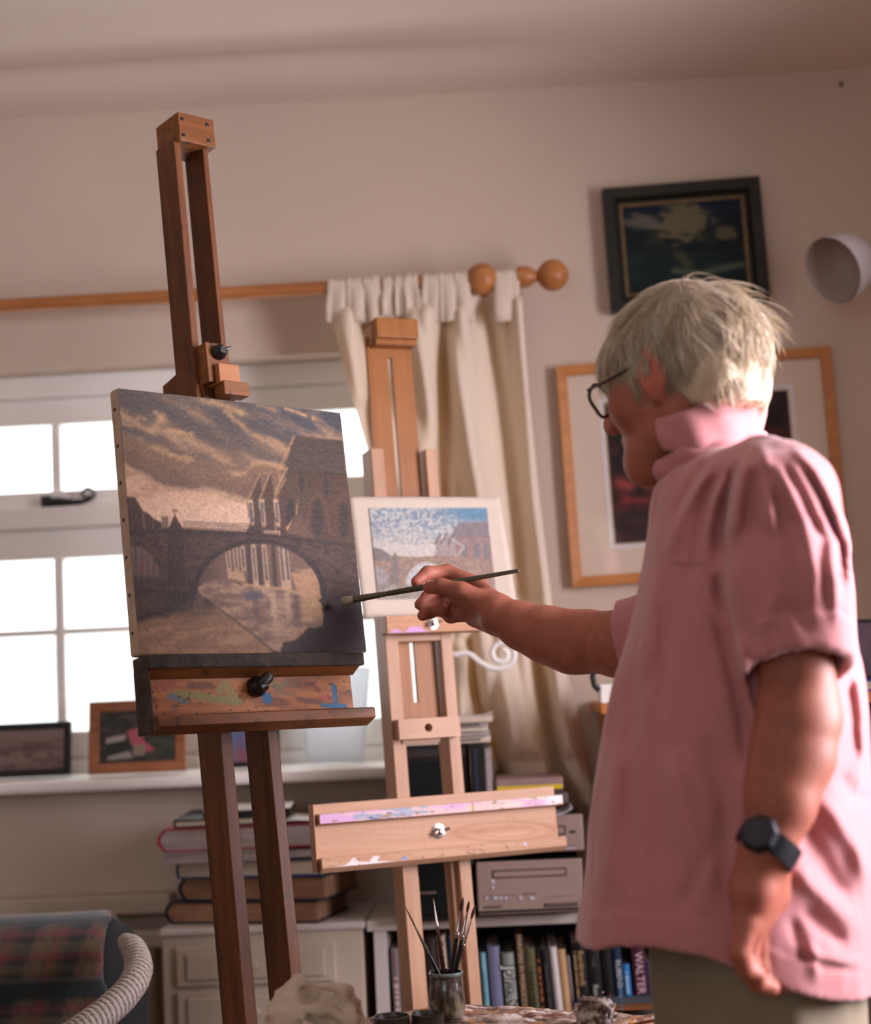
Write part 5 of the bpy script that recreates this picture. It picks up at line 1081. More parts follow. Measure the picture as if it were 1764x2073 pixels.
M_LACQ = plain('black_lacquer', (20, 18, 20), .15, .1, 50, spec=.6); M_LACQR = plain('dark_red_lacquer', (58, 22, 24), .2, .1, 50, spec=.6); M_FERR = plain('nickel_ferrule', (196, 188, 184), .18, .05, 60, metal=1.0); M_SABLE = plain('brown_sable', (62, 28, 20), .6, .2, 300, .4); M_GREYH = plain('greenish_handle', (86, 84, 66), .35, .2, 60, spec=.5); M_BRIST = plain('pale_bristle', (186, 172, 140), .7, .2, 300, .4)
def brush(label, base, tip, lens, rads, mats, group=None):
    """lens: fractions where handle ends, ferrule ends (crimps between), tip at 1"""
    base, tip = np.array(base), np.array(tip); L_ = np.linalg.norm(tip-base); M = frame_to(tip-base, (0, 0, 0)); fh, ff = lens; rh0, rh1, rf, rt = rads
    o = thing('paintbrush', label, 'brush', base, M[:3, :3], group)
    MB().lathe([(rh0*.5, 0), (rh0*.9, L_*.01), (rh0, L_*.06), (rh1*1.15, L_*fh*.65), (rh1, L_*fh*.85), (rh1*.82, L_*fh)], 14).build('handle', mats[0], o, smooth='auto')
    lf = L_*(ff-fh); MB().lathe([(rh1*.95, L_*fh-.002), (rh1*.98, L_*fh+lf*.06), (rh1*1.15, L_*fh+lf*.09), (rh1*.95, L_*fh+lf*.12), (rh1*1.12, L_*fh+lf*.16), (rh1*.92, L_*fh+lf*.2), (rf, L_*ff)], 14).build('ferrule', mats[1], o, smooth='auto')
    lt = L_*(1-ff); MB().lathe([(rf*.92, L_*ff-.001), (rt, L_*ff+lt*.35), (rt*.85, L_*ff+lt*.65), (rt*.25, L_*ff+lt*.95), (rt*.06, L_*ff+lt)], 12).build('bristles', mats[2], o, smooth='auto')
    return o
GB = None
def jb_(px, py, dx, dy): # base of a brush: a point on the jar's floor
    return (c_[0]+dx, YJ+dy, zb+hj*.12)
brush('thin slanted brush leaning to the left in the jar', jb_(0, 0, .013, .0), at(819, 1832, 2.262), (.56, .80), (.0030, .0026, .0011, .0011), (M_LACQ, M_GREYH, M_SABLE))
brush('dark red needle-pointed brush standing nearly upright in the jar', jb_(0, 0, .002, .006), at(877.5, 1819, 2.275), (.72, .93), (.0032, .0026, .0009, .0009), (M_LACQR, M_FERR, M_BRIST))
brush('tallest round-tipped sable brush on the curtain side of the jar', jb_(0, 0, -.004, -.006), at(938, 1816, 2.25), (.66, .88), (.0036, .0030, .0020, .0026), (M_LACQ, M_FERR, M_SABLE))
brush('middle sable brush of the three leaning together', jb_(0, 0, .000, .004), at(950.5, 1823, 2.27), (.655, .90), (.0034, .0027, .0014, .0022), (M_LACQ, M_FERR, M_SABLE))
brush('outermost slanted sable brush of the three leaning together', jb_(0, 0, -.006, .008), at(963, 1832, 2.285), (.60, .87), (.0034, .0025, .0013, .0024), (M_LACQ, M_FERR, M_SABLE))
# palette cups
M_CUP = plain('oily_tin', (58, 54, 44), .35, .35, 40, .3, spec=.6); M_OILY = plain('dark_oil', (16, 16, 14), .1, .1, 20, spec=.7)
for px_, py_, rr, lab, Yc in ((793, 2056, 36, 'dark oily tin dipper nearest the rag', 2.19), (866, 2050, 33, 'dark oily tin dipper in front of the brush jar', 2.20)):
    q = at(px_, py_, Yc); r = (at(px_+rr, py_, Yc)-q)[0]; zt_ = q[2]; o = thing('palette_cup', lab, 'cup', (q[0], Yc, ZTB+.001)); h_ = zt_-ZTB-.001
    MB().lathe([(r*.9, 0), (r, .003), (r, h_*.9), (r*1.03, h_), (r*.96, h_), (r*.93, h_*.8), (r*.92, h_*.7), (.001, h_*.7)], 32).build('cup_body', M_CUP, o, smooth='auto', angle=30)
    MB().lathe([(r*.92, h_*.72), (r*.5, h_*.725), (.001, h_*.725)], 32, close=False).build('oil', M_OILY, o, smooth=True)
# rag: crumpled cotton heap
rc = at(650, 2052, 2.14); M_RAG = plain('rag_cotton', (206, 190, 170), .9, .08, 25, .3, bscale=300)
def rag(p):
    q = p-rc; w = np.stack([q[:, 0]*22, q[:, 1]*22, q[:, 2]*30], -1)
    f = fbm(w, 3); g = np.abs(fbm(w*.8+7, 3)-.5)*2
    d = ellip(p, rc+np.array([-.028, 0, -.012]), (.040, .045, .062))
    d = smin(d, ellip(p, rc+np.array([.010, .01, -.004]), (.040, .04, .040)), .02); d = smin(d, ellip(p, rc+np.array([.030, -.005, -.045]), (.055, .06, .030)), .02); d = smin(d, ellip(p, rc+np.array([-.03, -.01, -.055]), (.055, .06, .035)), .02)
    q2 = np.abs(fbm(w*1.9+3, 3)-.5)*2; d = d-(.30-q2)*.006
    for a_, b_, r_ in (((-.055, -.03, .010), (.0, -.045, .018), .007), ((.0, -.045, .018), (.045, -.035, -.005), .007), ((-.06, -.04, -.022), (-.01, -.055, -.012), .008), ((-.01, -.055, -.012), (.05, -.05, -.035), .008), ((-.02, -.03, .042), (.03, -.02, .032), .007), ((.03, -.02, .032), (.042, -.025, .006), .006)):
        d = smin(d, cone(p, rc+np.array(a_), rc+np.array(b_), r_, r_*.8), .012)
    return d+(f-.5)*.018-(.25-g)*.014
V, Q = sdf_mesh(rag, rc-[.12, .1, .13], rc+[.12, .1, .09], .0022); V[:, 2] = np.maximum(V[:, 2], ZTB+.0005)
o = fastmesh('cleaning_rag', V, Q, M_RAG); tag(o, 'crumpled off-white cotton rag at the front of the painting table', 'rag')
# crumpled tissue
tcn = at(1205, 2052, 2.19); M_TIS = colmat('paint_flecked_tissue', .9, .1, .3, 400)
def tis(p):
    q = p-tcn; f = np.abs(fbm(q*70, 3)-.5)*2; return ellip(p, tcn, (.027, .026, .021))+(.22-f)*.016+(fbm(q*180+3, 2)-.5)*.006
V, Q = sdf_mesh(tis, tcn-.05, tcn+.05, .0013); V[:, 2] = np.maximum(V[:, 2], ZTB+.0005); o = fastmesh('crumpled_tissue', V, Q, M_TIS)
f = fbm((V-tcn)*60, 4); g = fbm((V-tcn)*130+5, 3); c = np.tile(np.array((206., 192, 186)), (len(V), 1)); m_ = ss(.5, .62, f)[:, None]; c = c*(1-m_)+np.array((132, 112, 98))*m_; m_ = .8*ss(.58, .66, g)[:, None]; c = c*(1-m_)+np.array((80, 62, 52))*m_; set_cols(o, lin(c))
tag(o, 'crumpled grey-white tissue on the table beside the trousers', 'tissue')

# ------------------------------------------------------------------ armchair with tartan rug and woven arm
YC = 2.72; aq = at(110, 1990, YC); ach = thing('armchair', 'dark armchair with a pale woven cane arm under the radiator ledge', 'armchair', (aq[0], YC, 0))
AO = np.array([aq[0], YC, 0])
ztp = at(150, 1868, YC)[2]; xr_ = at(268, 1960, YC)[0]
def chair(p):
    d = rbox(p, ((-1.35+xr_)/2, YC+.10, ztp-.30), ((xr_+1.35)/2, .085, .29), .08)
    d = smin(d, rbox(p, (xr_-.055, YC-.15, ztp-.50), (.05, .30, .26), .05), .03)
    return smin(d, rbox(p, ((-1.3+xr_)/2-.05, YC-.2, .33), ((xr_+1.3)/2-.05, .28, .10), .05), .03)
M_CHAIR = plain('black_upholstery', (30, 30, 30), .9, .12, 60, .2)
V, Q = sdf_mesh(chair, (-1.45, YC-.6, .15), (xr_+.1, YC+.3, ztp+.1), .012); fastmesh('upholstered_body', V-AO, Q, M_CHAIR, ach)
for q in ((-1.25, -.4), (-1.25, .12), (xr_-.06, -.4), (xr_-.06, .12)): MB().lathe([(.018, 0), (.022, .2), (.024, .26)], 12).build('leg', W_OLD, ach).location = (q[0]-AO[0], q[1], 0)
# woven arm: three strands twisted round a core, with a fine herringbone
ap = [(252, 1904), (268, 1916), (279, 1940), (281, 1966), (270, 1992), (248, 2020), (219, 2046), (186, 2072), (150, 2098), (112, 2120)]; Ya = [2.70, 2.67, 2.64, 2.61, 2.58, 2.55, 2.52, 2.49, 2.46, 2.43]
ctl = np.array([at(x_, y_, Y_) for (x_, y_), Y_ in zip(ap, Ya)]); tt = np.linspace(0, len(ctl)-1, 220); ctl = np.stack([np.interp(tt, range(len(ctl)), ctl[:, k]) for k in range(3)], -1)
for _ in range(30): ctl[1:-1] = .25*ctl[:-2]+.5*ctl[1:-1]+.25*ctl[2:]
rr_ = np.interp(np.linspace(0, 1, 220), [0, .12, .3, 1], [.012, .019, .0215, .024])
M_CANE, _nt, _b = newmat('woven_cane', .6, .3)
_a = node(_nt, 'ShaderNodeAttribute', attribute_name='Col'); _nt.links.new(_a.outputs['Color'], _b.inputs['Base Color'])
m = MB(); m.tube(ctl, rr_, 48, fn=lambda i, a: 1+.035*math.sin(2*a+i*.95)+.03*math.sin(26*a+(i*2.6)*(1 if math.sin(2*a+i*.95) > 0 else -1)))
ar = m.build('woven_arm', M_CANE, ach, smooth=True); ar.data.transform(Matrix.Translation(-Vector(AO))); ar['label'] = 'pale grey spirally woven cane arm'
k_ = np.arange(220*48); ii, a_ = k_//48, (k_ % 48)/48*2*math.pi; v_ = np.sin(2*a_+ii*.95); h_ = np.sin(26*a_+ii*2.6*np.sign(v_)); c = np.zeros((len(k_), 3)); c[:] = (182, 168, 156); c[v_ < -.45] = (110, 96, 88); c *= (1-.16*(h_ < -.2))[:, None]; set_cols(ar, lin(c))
# tartan rug over the back
xe = at(292, 1900, YC)[0]
def rug(p):
    d = chair(p)-.012-.004*fbm(p*np.array([9, 9, 14]), 3)
    return d
def rugclip(p):
    d = rug(p); in_ = chair(p)-.003; d = np.maximum(d, -in_)
    wob = .02*(fbm(p*np.array([3, 3, 6]), 2)-.5)
    d = np.maximum(d, p[:, 0]-(xr_-.055+wob)); d = np.maximum(d, (ztp-.42)-p[:, 2]); return np.maximum(d, (YC-.03)-p[:, 1]) if False else d
V, Q = sdf_mesh(rugclip, (-1.35, YC-.55, ztp-.5), (xr_+.1, YC+.3, ztp+.1), .007, lip=2.2)
rugo = fastmesh('tartan_rug', V, Q, colmat('tartan_wool', .95, .1, .6, 900, sheen=.3))
s_ = V[:, 0]*1.0+.30*(V[:, 2]-ztp)*(-1); t_ = np.where(V[:, 2] > ztp-.05, V[:, 1]+ztp, V[:, 2]+YC)
c = np.zeros((len(V), 3)); c[:] = (58, 48, 38)
def stripe(x_, per, ph, w): f = ((x_+ph) % per); return ss(w*.5+.004, w*.5, np.abs(f-per/2))
def mc(m, col, a=.55):
    global c
    m = (m*a)[:, None]; c = c*(1-m)+np.array(col, float)*m
for x_ in (s_, t_):
    mc(stripe(x_, .085, .0, .030), (24, 34, 34), .8); mc(stripe(x_, .085, .034, .007), (118, 48, 54), .45); mc(stripe(x_, .085, .054, .013), (104, 84, 60), .45); mc(stripe(x_, .085, .070, .004), (140, 104, 96), .35)
set_cols(rugo, lin(c)); tag(rugo, 'dark red green and tan tartan rug thrown over the armchair back', 'rug')
# ------------------------------------------------------------------ the painter
PB = np.array([0.27, 1.97, 0.0])
man = thing('person', 'white haired man in a loose pink short sleeved shirt painting at the easel', 'person', PB)
def A(px, py, Y): return at(px, py, Y)
# head frame: looking away to the left, chin lowered
az, pit = math.radians(40), math.radians(10)
hf_ = np.array([-math.cos(az), math.sin(az), 0]); hl_ = np.array([-hf_[1], hf_[0], 0.0]); hl_ = np.array([-math.sin(az), -math.cos(az), 0]); hu_ = np.array([0, 0, 1.0])
hf2 = hf_*math.cos(pit)-hu_*math.sin(pit); hu2 = hu_*math.cos(pit)+hf_*math.sin(pit); HR = np.stack([hf2, hl_, hu2], 1)
HC = A(1382, 748, 1.965)
def hp(f, l, u): return HC+hf2*f+hl_*l+hu2*u
NB = A(1455, 905, 1.985)          # base of the neck
SHL = A(1570, 975, 1.80); ELL = A(1622, 1450, 1.78); WRL = A(1556, 1712, 1.75)
SHR = A(1440, 1020, 2.13); ELR = A(1272, 1304, 2.245); WRR = A(1010, 1246, 2.335)
rows = [(905, 1425, 1500, .055), (928, 1385, 1525, .085), (955, 1345, 1580, .120), (995, 1324, 1655, .150), (1050, 1320, 1704, .172), (1180, 1297, 1732, .180), (1320, 1264, 1738, .184), (1450, 1229, 1752, .188), (1600, 1199, 1764, .194), (1800, 1177, 1778, .200), (1960, 1166, 1788, .204), (2120, 1160, 1796, .208)]
YT = 1.965
rz = np.array([A((a+b)/2, y, YT)[2] for y, a, b, d in rows])[::-1]
rxl = np.array([A(a, y, YT)[0] for y, a, b, d in rows])[::-1]; rxr = np.array([A(b, y, YT)[0] for y, a, b, d in rows])[::-1]; rbb = np.array([d for *_, d in rows])[::-1]
phi = math.radians(15); cph, sph = math.cos(phi), math.sin(phi)
def pxy(p):
    d = p-CAM; w = d@CF; return W_PX/2+F_PX*(d@CR)/w, H_PX/2-F_PX*(d@CU)/w
def sm(z, v):
    return np.interp(z, rz, v)
zf = np.linspace(rz[0], rz[-1], 400)
def smooth(v):
    w = np.interp(zf, rz, v); k = np.ones(25)/25; return np.convolve(np.pad(w, 12, 'edge'), k, 'valid')
fxl, fxr, fbb = smooth(rxl), smooth(rxr), smooth(rbb)
def torso(p):
    z = np.clip(p[:, 2], zf[0], zf[-1]); xl = np.interp(z, zf, fxl); xr = np.interp(z, zf, fxr); b = np.interp(z, zf, fbb)
    cx, a = (xl+xr)/2, (xr-xl)/2; dx, dy = p[:, 0]-cx, p[:, 1]-YT
    u = dx*cph-dy*sph; v = dx*sph+dy*cph; k = np.hypot(u/a, v/b); g = np.hypot(u/a**2, v/b**2)
    d = k*(k-1)/(g+1e-6)
    return np.maximum(d, p[:, 2]-rz[-1])
SLE = A(1613, 1338, 1.752); SRE = A(1266, 1296, 2.228)
nL = np.array([.02, -.40, -.92]); nL /= np.linalg.norm(nL); nR = SRE-A(1390, 1245, 2.17); nR = nR/np.linalg.norm(nR)+np.array([-.25, -.12, .1]); nR /= np.linalg.norm(nR)
def sleeves0(p):
    l = chain(p, [A(1545, 955, 1.83), A(1578, 1010, 1.80), A(1600, 1180, 1.785), A(1618, 1400, 1.765)], [.040, .062, .0655, .0560], .02)
    r = chain(p, [A(1450, 965, 2.10), A(1432, 1100, 2.135), A(1390, 1245, 2.17), A(1225, 1308, 2.245)], [.045, .058, .053, .0505], .015)
    return l, r
def sleeves(p):
    l, r = sleeves0(p); return np.maximum(l, (p-SLE)@nL), np.maximum(r, (p-SRE)@nR)
HEM = np.array([A(*q_)[[0, 2]] for q_ in ((1172, 1905, 1.99), (1250, 1913, 1.86), (1324, 1922, 1.81), (1428, 1943, 1.77), (1520, 1972, 1.765), (1600, 1999, 1.775), (1690, 2019, 1.81), (1764, 2012, 1.91))])
SC_LINES = [ # (polyline in picture pixels, half width px, height m); ridge > 0, groove < 0.  These are the creases seen on the near side.
 ([(1532, 892), (1548, 930), (1560, 985), (1560, 1100)], 15, .009), ([(1560, 895), (1610, 960), (1660, 1060), (1690, 1180), (1694, 1290)], 13, .009), ([(1598, 898), (1650, 955), (1695, 1045), (1718, 1130)], 10, .007),
 ([(1548, 900), (1590, 970), (1630, 1060), (1650, 1160), (1652, 1280)], 16, .008), ([(1575, 915), (1625, 1000), (1668, 1090), (1676, 1180)], 10, -.010), ([(1620, 925), (1668, 1010), (1704, 1100), (1712, 1230)], 8, -.009), ([(1545, 930), (1570, 1000), (1600, 1100)], 12, -.006),
 ([(1512, 915), (1505, 960), (1492, 1040), (1482, 1110)], 14, .009), ([(1496, 925), (1475, 990), (1456, 1080), (1450, 1160)], 11, -.012), ([(1450, 1150), (1455, 1210), (1480, 1270), (1505, 1330)], 9, -.012), ([(1535, 935), (1520, 1010), (1515, 1100)], 12, -.005),
 ([(1455, 925), (1415, 980), (1375, 1060), (1350, 1150)], 12, .005), ([(1432, 930), (1395, 990), (1362, 1060)], 9, -.005), ([(1475, 930), (1435, 1000), (1410, 1100), (1402, 1200)], 13, -.006), ([(1470, 960), (1440, 1030), (1430, 1110)], 8, .004),
 ([(1580, 1180), (1560, 1230), (1530, 1290)], 14, .004), ([(1590, 1215), (1625, 1250), (1640, 1290)], 14, -.004), ([(1452, 1205), (1500, 1310), (1528, 1420), (1540, 1480)], 10, .010), ([(1440, 1220), (1475, 1330), (1500, 1440), (1515, 1560)], 12, -.010),
 ([(1725, 1100), (1735, 1200), (1742, 1350)], 8, -.006), ([(1735, 1350), (1745, 1450), (1750, 1560)], 10, .007),
 ([(1640, 1600), (1690, 1650), (1740, 1730), (1764, 1820)], 20, 0.0074), ([(1610, 1640), (1650, 1720), (1690, 1790), (1730, 1850)], 22, -0.0087), ([(1600, 1740), (1640, 1790), (1690, 1830), (1740, 1900)], 20, 0.0074), ([(1690, 1560), (1720, 1600), (1745, 1640)], 20, -0.0050), ([(1620, 1830), (1660, 1870), (1720, 1920)], 15, -0.0062),
 ([(1600, 1900), (1650, 1935), (1720, 1950), (1764, 1955)], 15, 0.0050), ([(1610, 1925), (1670, 1955), (1764, 1968)], 8, -0.0037), ([(1600, 1850), (1615, 1900), (1640, 1960)], 12, -0.0050), ([(1640, 1880), (1650, 1940), (1656, 2000)], 12, 0.0037),
 ([(1350, 1500), (1390, 1650), (1430, 1760), (1445, 1860)], 26, .006), ([(1320, 1400), (1330, 1600), (1345, 1850)], 26, -.005), ([(1420, 1480), (1470, 1620), (1480, 1760)], 22, -.007), ([(1260, 1480), (1235, 1650), (1230, 1850)], 22, .005), ([(1290, 1300), (1275, 1500), (1280, 1800)], 18, -.004), ([(1500, 1540), (1510, 1600), (1515, 1660)], 12, .006), ([(1380, 1850), (1440, 1700)], 14, -.004),
 ([(1330, 1130), (1320, 1300), (1290, 1400)], 16, .004), ([(1350, 1200), (1345, 1350), (1335, 1480)], 16, -.004)]
def crease(x, y, pl, w):
    # soft ridge along a polyline, dying away at both ends
    L_ = np.concatenate([[0], np.cumsum([math.hypot(b[0]-a[0], b[1]-a[1]) for a, b in zip(pl[:-1], pl[1:])])]); best = np.full(x.shape, 1e9); tt = np.zeros(x.shape)
    for k, ((x0, y0), (x1, y1)) in enumerate(zip(pl[:-1], pl[1:])):
        dx, dy = x1-x0, y1-y0; t = np.clip(((x-x0)*dx+(y-y0)*dy)/(dx*dx+dy*dy+1e-9), 0, 1); d = np.hypot(x-x0-t*dx, y-y0-t*dy); m = d < best; best = np.where(m, d, best); tt = np.where(m, (L_[k]+t*(L_[k+1]-L_[k]))/L_[-1], tt)
    return np.exp(-(best/w)**2)*ss(0, .22, tt)*ss(1.0, .70, tt)
def folds(p):
    x, y = pxy(p); h = np.zeros(len(p))
    for pl, w, a in SC_LINES: h += 1.35*a*crease(x, y, pl, w)
    near = ss(2.02, 1.94, p[:, 1]); h *= near
    n = fbm(np.stack([p[:, 0]*15, p[:, 1]*15, p[:, 2]*6], -1), 3)-.5; n2 = fbm(np.stack([p[:, 0]*34, p[:, 1]*34, p[:, 2]*13+5], -1), 3)-.5
    return h+.014*n+.005*n2
def hemz(p): return np.interp(p[:, 0], HEM[:, 0], HEM[:, 1])+.004*np.sin(p[:, 0]*22+p[:, 1]*13)
def head(p):
    q = (p-HC)@HR
    d = ellip(q, (-.012, 0, .012), (.091, .070, .086))                      # skull
    d = smin(d, ellip(q, (.030, 0, -.030), (.066, .062, .080)), .03)        # face
    d = smin(d, ellip(q, (.066, 0, -.098), (.032, .040, .028)), .03)        # chin and jaw
    for s in (1, -1):
        d = smin(d, cone(q, (.064, .020*s, -.106), (-.010, .055*s, -.068), .018, .016), .03)   # jaw line
        d = smin(d, ellip(q, (.058, .040*s, -.030), (.026, .022, .024)), .022)              # cheek
        d = smin(d, cone(q, (.082, .014*s, .018), (.070, .044*s, .014), .010, .009), .014)      # brow
        d = np.maximum(d, -ellip(q, (.094, .031*s, .002), (.017, .016, .011))) if False else d
        d = -smin(-d, ellip(q, (.098, .031*s, .000), (.016, .018, .011)), .012)                 # eye socket
        d = smin(d, ellip(q, (.072, .031*s, .000), (.0135, .0135, .0125)), .004)                # eyeball
        # ear
        e = ellip(q, (-.004, .074*s, -.014), (.020, .009, .033)); e = -smin(-e, ellip(q, (.000, .085*s, -.010), (.011, .008, .020)), .004)
        e = smin(e, ellip(q, (-.003, .072*s, -.042), (.009, .006, .010)), .006); d = smin(d, e, .006)
    d = smin(d, cone(q, (.090, 0, .008), (.114, 0, -.034), .008, .0135), .012)            # nose
    for s in (1, -1): d = smin(d, ellip(q, (.102, .012*s, -.038), (.011, .008, .008)), .008)
    d = smin(d, ellip(q, (.088, 0, -.064), (.012, .024, .007)), .008); d = smin(d, ellip(q, (.086, 0, -.075), (.011, .021, .007)), .008)
    return d
def hand_r(p):
    Y = lambda x, y, z: A(x, y, z)
    d = chain(p, [Y(972, 1186, 2.405), Y(906, 1158, 2.425), Y(866, 1160, 2.412), Y(843, 1178, 2.398)], [.0125, .0112, .0100, .0085], .006)       # index
    d2 = chain(p, [Y(962, 1204, 2.42), Y(893, 1192, 2.435), Y(866, 1210, 2.412), Y(850, 1224, 2.396)], [.012, .0108, .0098, .0084], .006)          # middle
    d3 = chain(p, [Y(958, 1224, 2.42), Y(900, 1222, 2.432), Y(872, 1238, 2.404), Y(856, 1246, 2.388)], [.0115, .0105, .0098, .0085], .006)           # ring
    d4 = chain(p, [Y(958, 1244, 2.41), Y(912, 1248, 2.418), Y(893, 1236, 2.395), Y(903, 1222, 2.384)], [.011, .0095, .0085, .0078], .006)            # little
    d5 = chain(p, [Y(985, 1226, 2.352), Y(935, 1198, 2.352), Y(893, 1187, 2.366), Y(869, 1190, 2.382)], [.019, .0135, .0112, .0096], .008)            # thumb
    palm = chain(p, [Y(1005, 1234, 2.345), Y(970, 1190, 2.398)], [.022, .0135], .01)
    for e, r in ((Y(964, 1206, 2.412), .0135), (Y(961, 1226, 2.412), .0135), (Y(960, 1246, 2.404), .0125)): palm = smin(palm, cone(p, Y(1008, 1246, 2.35), e, .022, r), .012)
    palm = smin(palm, cone(p, Y(1012, 1262, 2.35), Y(960, 1250, 2.395), .017, .012), .014); palm = smin(palm, cone(p, Y(1005, 1232, 2.342), Y(950, 1206, 2.352), .018, .0125), .014)
    f = np.minimum(np.minimum(d, d2), np.minimum(d3, d4)); f = smin(f, palm, .007)
    return smin(f, d5, .006)
def arm_r(p):
    a = chain(p, [SHR, A(1388, 1248, 2.17), A(1254, 1304, 2.235), A(1190, 1298, 2.275), A(1110, 1282, 2.305), A(1050, 1262, 2.325), WRR], [.043, .041, .0445, .0425, .0375, .0310, .0265], .008)
    return smin(a, cone(p, A(1060, 1282, 2.32), A(1150, 1318, 2.28), .022, .03), .02)
Yh = 1.755
def hand_l(p):
    Y = A
    # palm faces back, little finger nearest to the camera, fingers loosely curled
    palm = chain(p, [Y(1540, 1735, 1.75), Y(1524, 1800, 1.748), Y(1516, 1870, 1.748)], [.0245, .0225, .0165], .012)
    palm = smin(palm, chain(p, [Y(1562, 1745, 1.77), Y(1556, 1810, 1.785), Y(1548, 1870, 1.80)], [.0215, .0215, .0165], .012), .02); palm = smin(palm, cone(p, Y(1535, 1850, 1.765), Y(1545, 1760, 1.765), .018, .022), .015)
    fs = []
    for J, r in (([(1512, 1872, 1.738), (1498, 1930, 1.732), (1510, 1964, 1.738), (1536, 1974, 1.745)], .0096), ([(1520, 1880, 1.756), (1513, 1948, 1.75), (1534, 1990, 1.754), (1564, 2001, 1.762)], .0106), ([(1534, 1880, 1.776), (1537, 1955, 1.772), (1562, 1991, 1.776), (1588, 1996, 1.784)], .0108), ([(1548, 1876, 1.796), (1560, 1942, 1.794), (1584, 1976, 1.796), (1604, 1984, 1.802)], .0104)):
        fs.append(chain(p, [Y(*q_) for q_ in J], [r*1.3, r*1.12, r*.95, r*.8], .004))
    f = np.minimum(np.minimum(fs[0], fs[1]), np.minimum(fs[2], fs[3]))
    th = chain(p, [Y(1566, 1765, 1.80), Y(1582, 1845, 1.818), Y(1592, 1905, 1.818), Y(1602, 1950, 1.80)], [.018, .0135, .0115, .0092], .008)
    d = smin(f, palm, .007)
    return smin(d, th, .008)
def arm_l(p):
    a = chain(p, [SHL, A(1600, 1250, 1.79), ELL, A(1608, 1530, 1.775), A(1582, 1630, 1.762), WRL], [.040, .0405, .0425, .0425, .0355, .0270], .008)
    return smin(a, cone(p, A(1600, 1465, 1.765), A(1572, 1590, 1.758), .03, .024), .03)
HIP = np.array([.285, 1.98, .88])
def body(p):
    d = head(p)
    d = smin(d, chain(p, [hp(-.022, 0, -.045), NB, A(1470, 1010, 1.98)], [.050, .050, .06], .015), .02)                 # neck
    d = smin(d, cone(p, hp(.035, 0, -.085), A(1430, 925, 1.985), .020, .034), .02)
    tt_ = torso(p); ll_, rr_ = sleeves(p); T_ = np.minimum(np.minimum(tt_, ll_), rr_)
    t = chain(p, [A(1470, 1010, 1.98), A(1480, 1250, 1.98), A(1478, 1550, 1.98), HIP], [.09, .105, .105, .085], .05)    # trunk
    t = smin(t, cone(p, SHL, SHR, .045, .045), .05); t = np.maximum(t, T_+.022); d = smin(d, t, .02)
    low = np.where(p[:, 2] < NB[2]-.045, T_+np.where(p[:, 2] < .95, .040, .020), -1.0); d = np.where((p[:, 0] > .12) & (p[:, 2] > .70), np.maximum(d, low), d)
    d = smin(d, arm_r(p), .012); d = smin(d, hand_r(p), .010); d = smin(d, arm_l(p), .012); d = smin(d, hand_l(p), .012)
    for s in (1, -1):
        o_ = np.array([.01, -.085*s, 0]); d = smin(d, chain(p, [HIP+o_*.4, HIP+o_+[-.0, 0, -.14], HIP+o_+[-.01, 0, -.42], HIP+o_+[.02, 0, -.80]], [.060, .058, .048, .036], .02), .02)
        d = smin(d, cone(p, HIP+o_+[.04, 0, -.845], HIP+o_+[-.12, .02, -.855], .032, .022), .02)
    return d
_hr_c = A(930, 1210, 2.39); _hl_c = A(1540, 1890, 1.77)
V, Q = sdf_mesh(body, (-.20, 1.62, -.01), (.56, 2.50, 1.70), .0036, B=5, lip=2.0)
# pull the coarse surface exactly onto the fine shape round the hands and the face
def project(V, fn, it=3, e=.0012):
    for _ in range(it):
        d = fn(V); g = np.stack([fn(V+np.eye(3)[k]*e)-d for k in range(3)], -1)/e; g /= (np.linalg.norm(g, axis=1)**2)[:, None]+.05
        V = V-np.clip(d, -.004, .004)[:, None]*g
    return V
M_SKIN = colmat('skin', .5, .35, .25, 420, sss=.12)
bo = fastmesh('body', V-PB, Q, M_SKIN, man)
q = (V-HC)@HR; f = fbm(V*60, 4); c = np.tile(np.array((158., 96, 76)), (len(V), 1))
def mk(m, col, a=1.):
    global c
    m = np.clip(m*a, 0, 1)[:, None]; c = c*(1-m)+np.array(col, float)*m
mk(ss(.42, .65, f), (172, 106, 84), .7); mk(ss(.56, .7, fbm(V*140, 3)), (150, 86, 64), .4)
fing = np.exp(-(np.linalg.norm(V-A(850, 1200, 2.4), axis=1)/.03)**2); mk(fing, (196, 112, 92), .6)
mk(np.exp(-(np.linalg.norm(q-np.array([-.004, .076, -.014]), axis=1)/.03)**2), (206, 110, 88), .7); mk(np.exp(-(((q[:, 0]-.088)/.014)**2+((q[:, 2]+.069)/.012)**2)), (160, 82, 72), .6)
mk(np.exp(-(np.linalg.norm(q-np.array([.112, 0, -.032]), axis=1)/.018)**2), (196, 104, 84), .6)
for s in (1, -1):
    dd = np.linalg.norm(q-np.array([.084, .031*s, .0]), axis=1); mk((dd < .010)*1., (226, 218, 210)); mk((dd < .005)*1., (70, 80, 90))
dl_ = np.linalg.norm(V-A(1560, 1900, 1.78), axis=1); mk(np.exp(-(dl_/.12)**2), (186, 104, 84), .5)
set_cols(bo, lin(c))
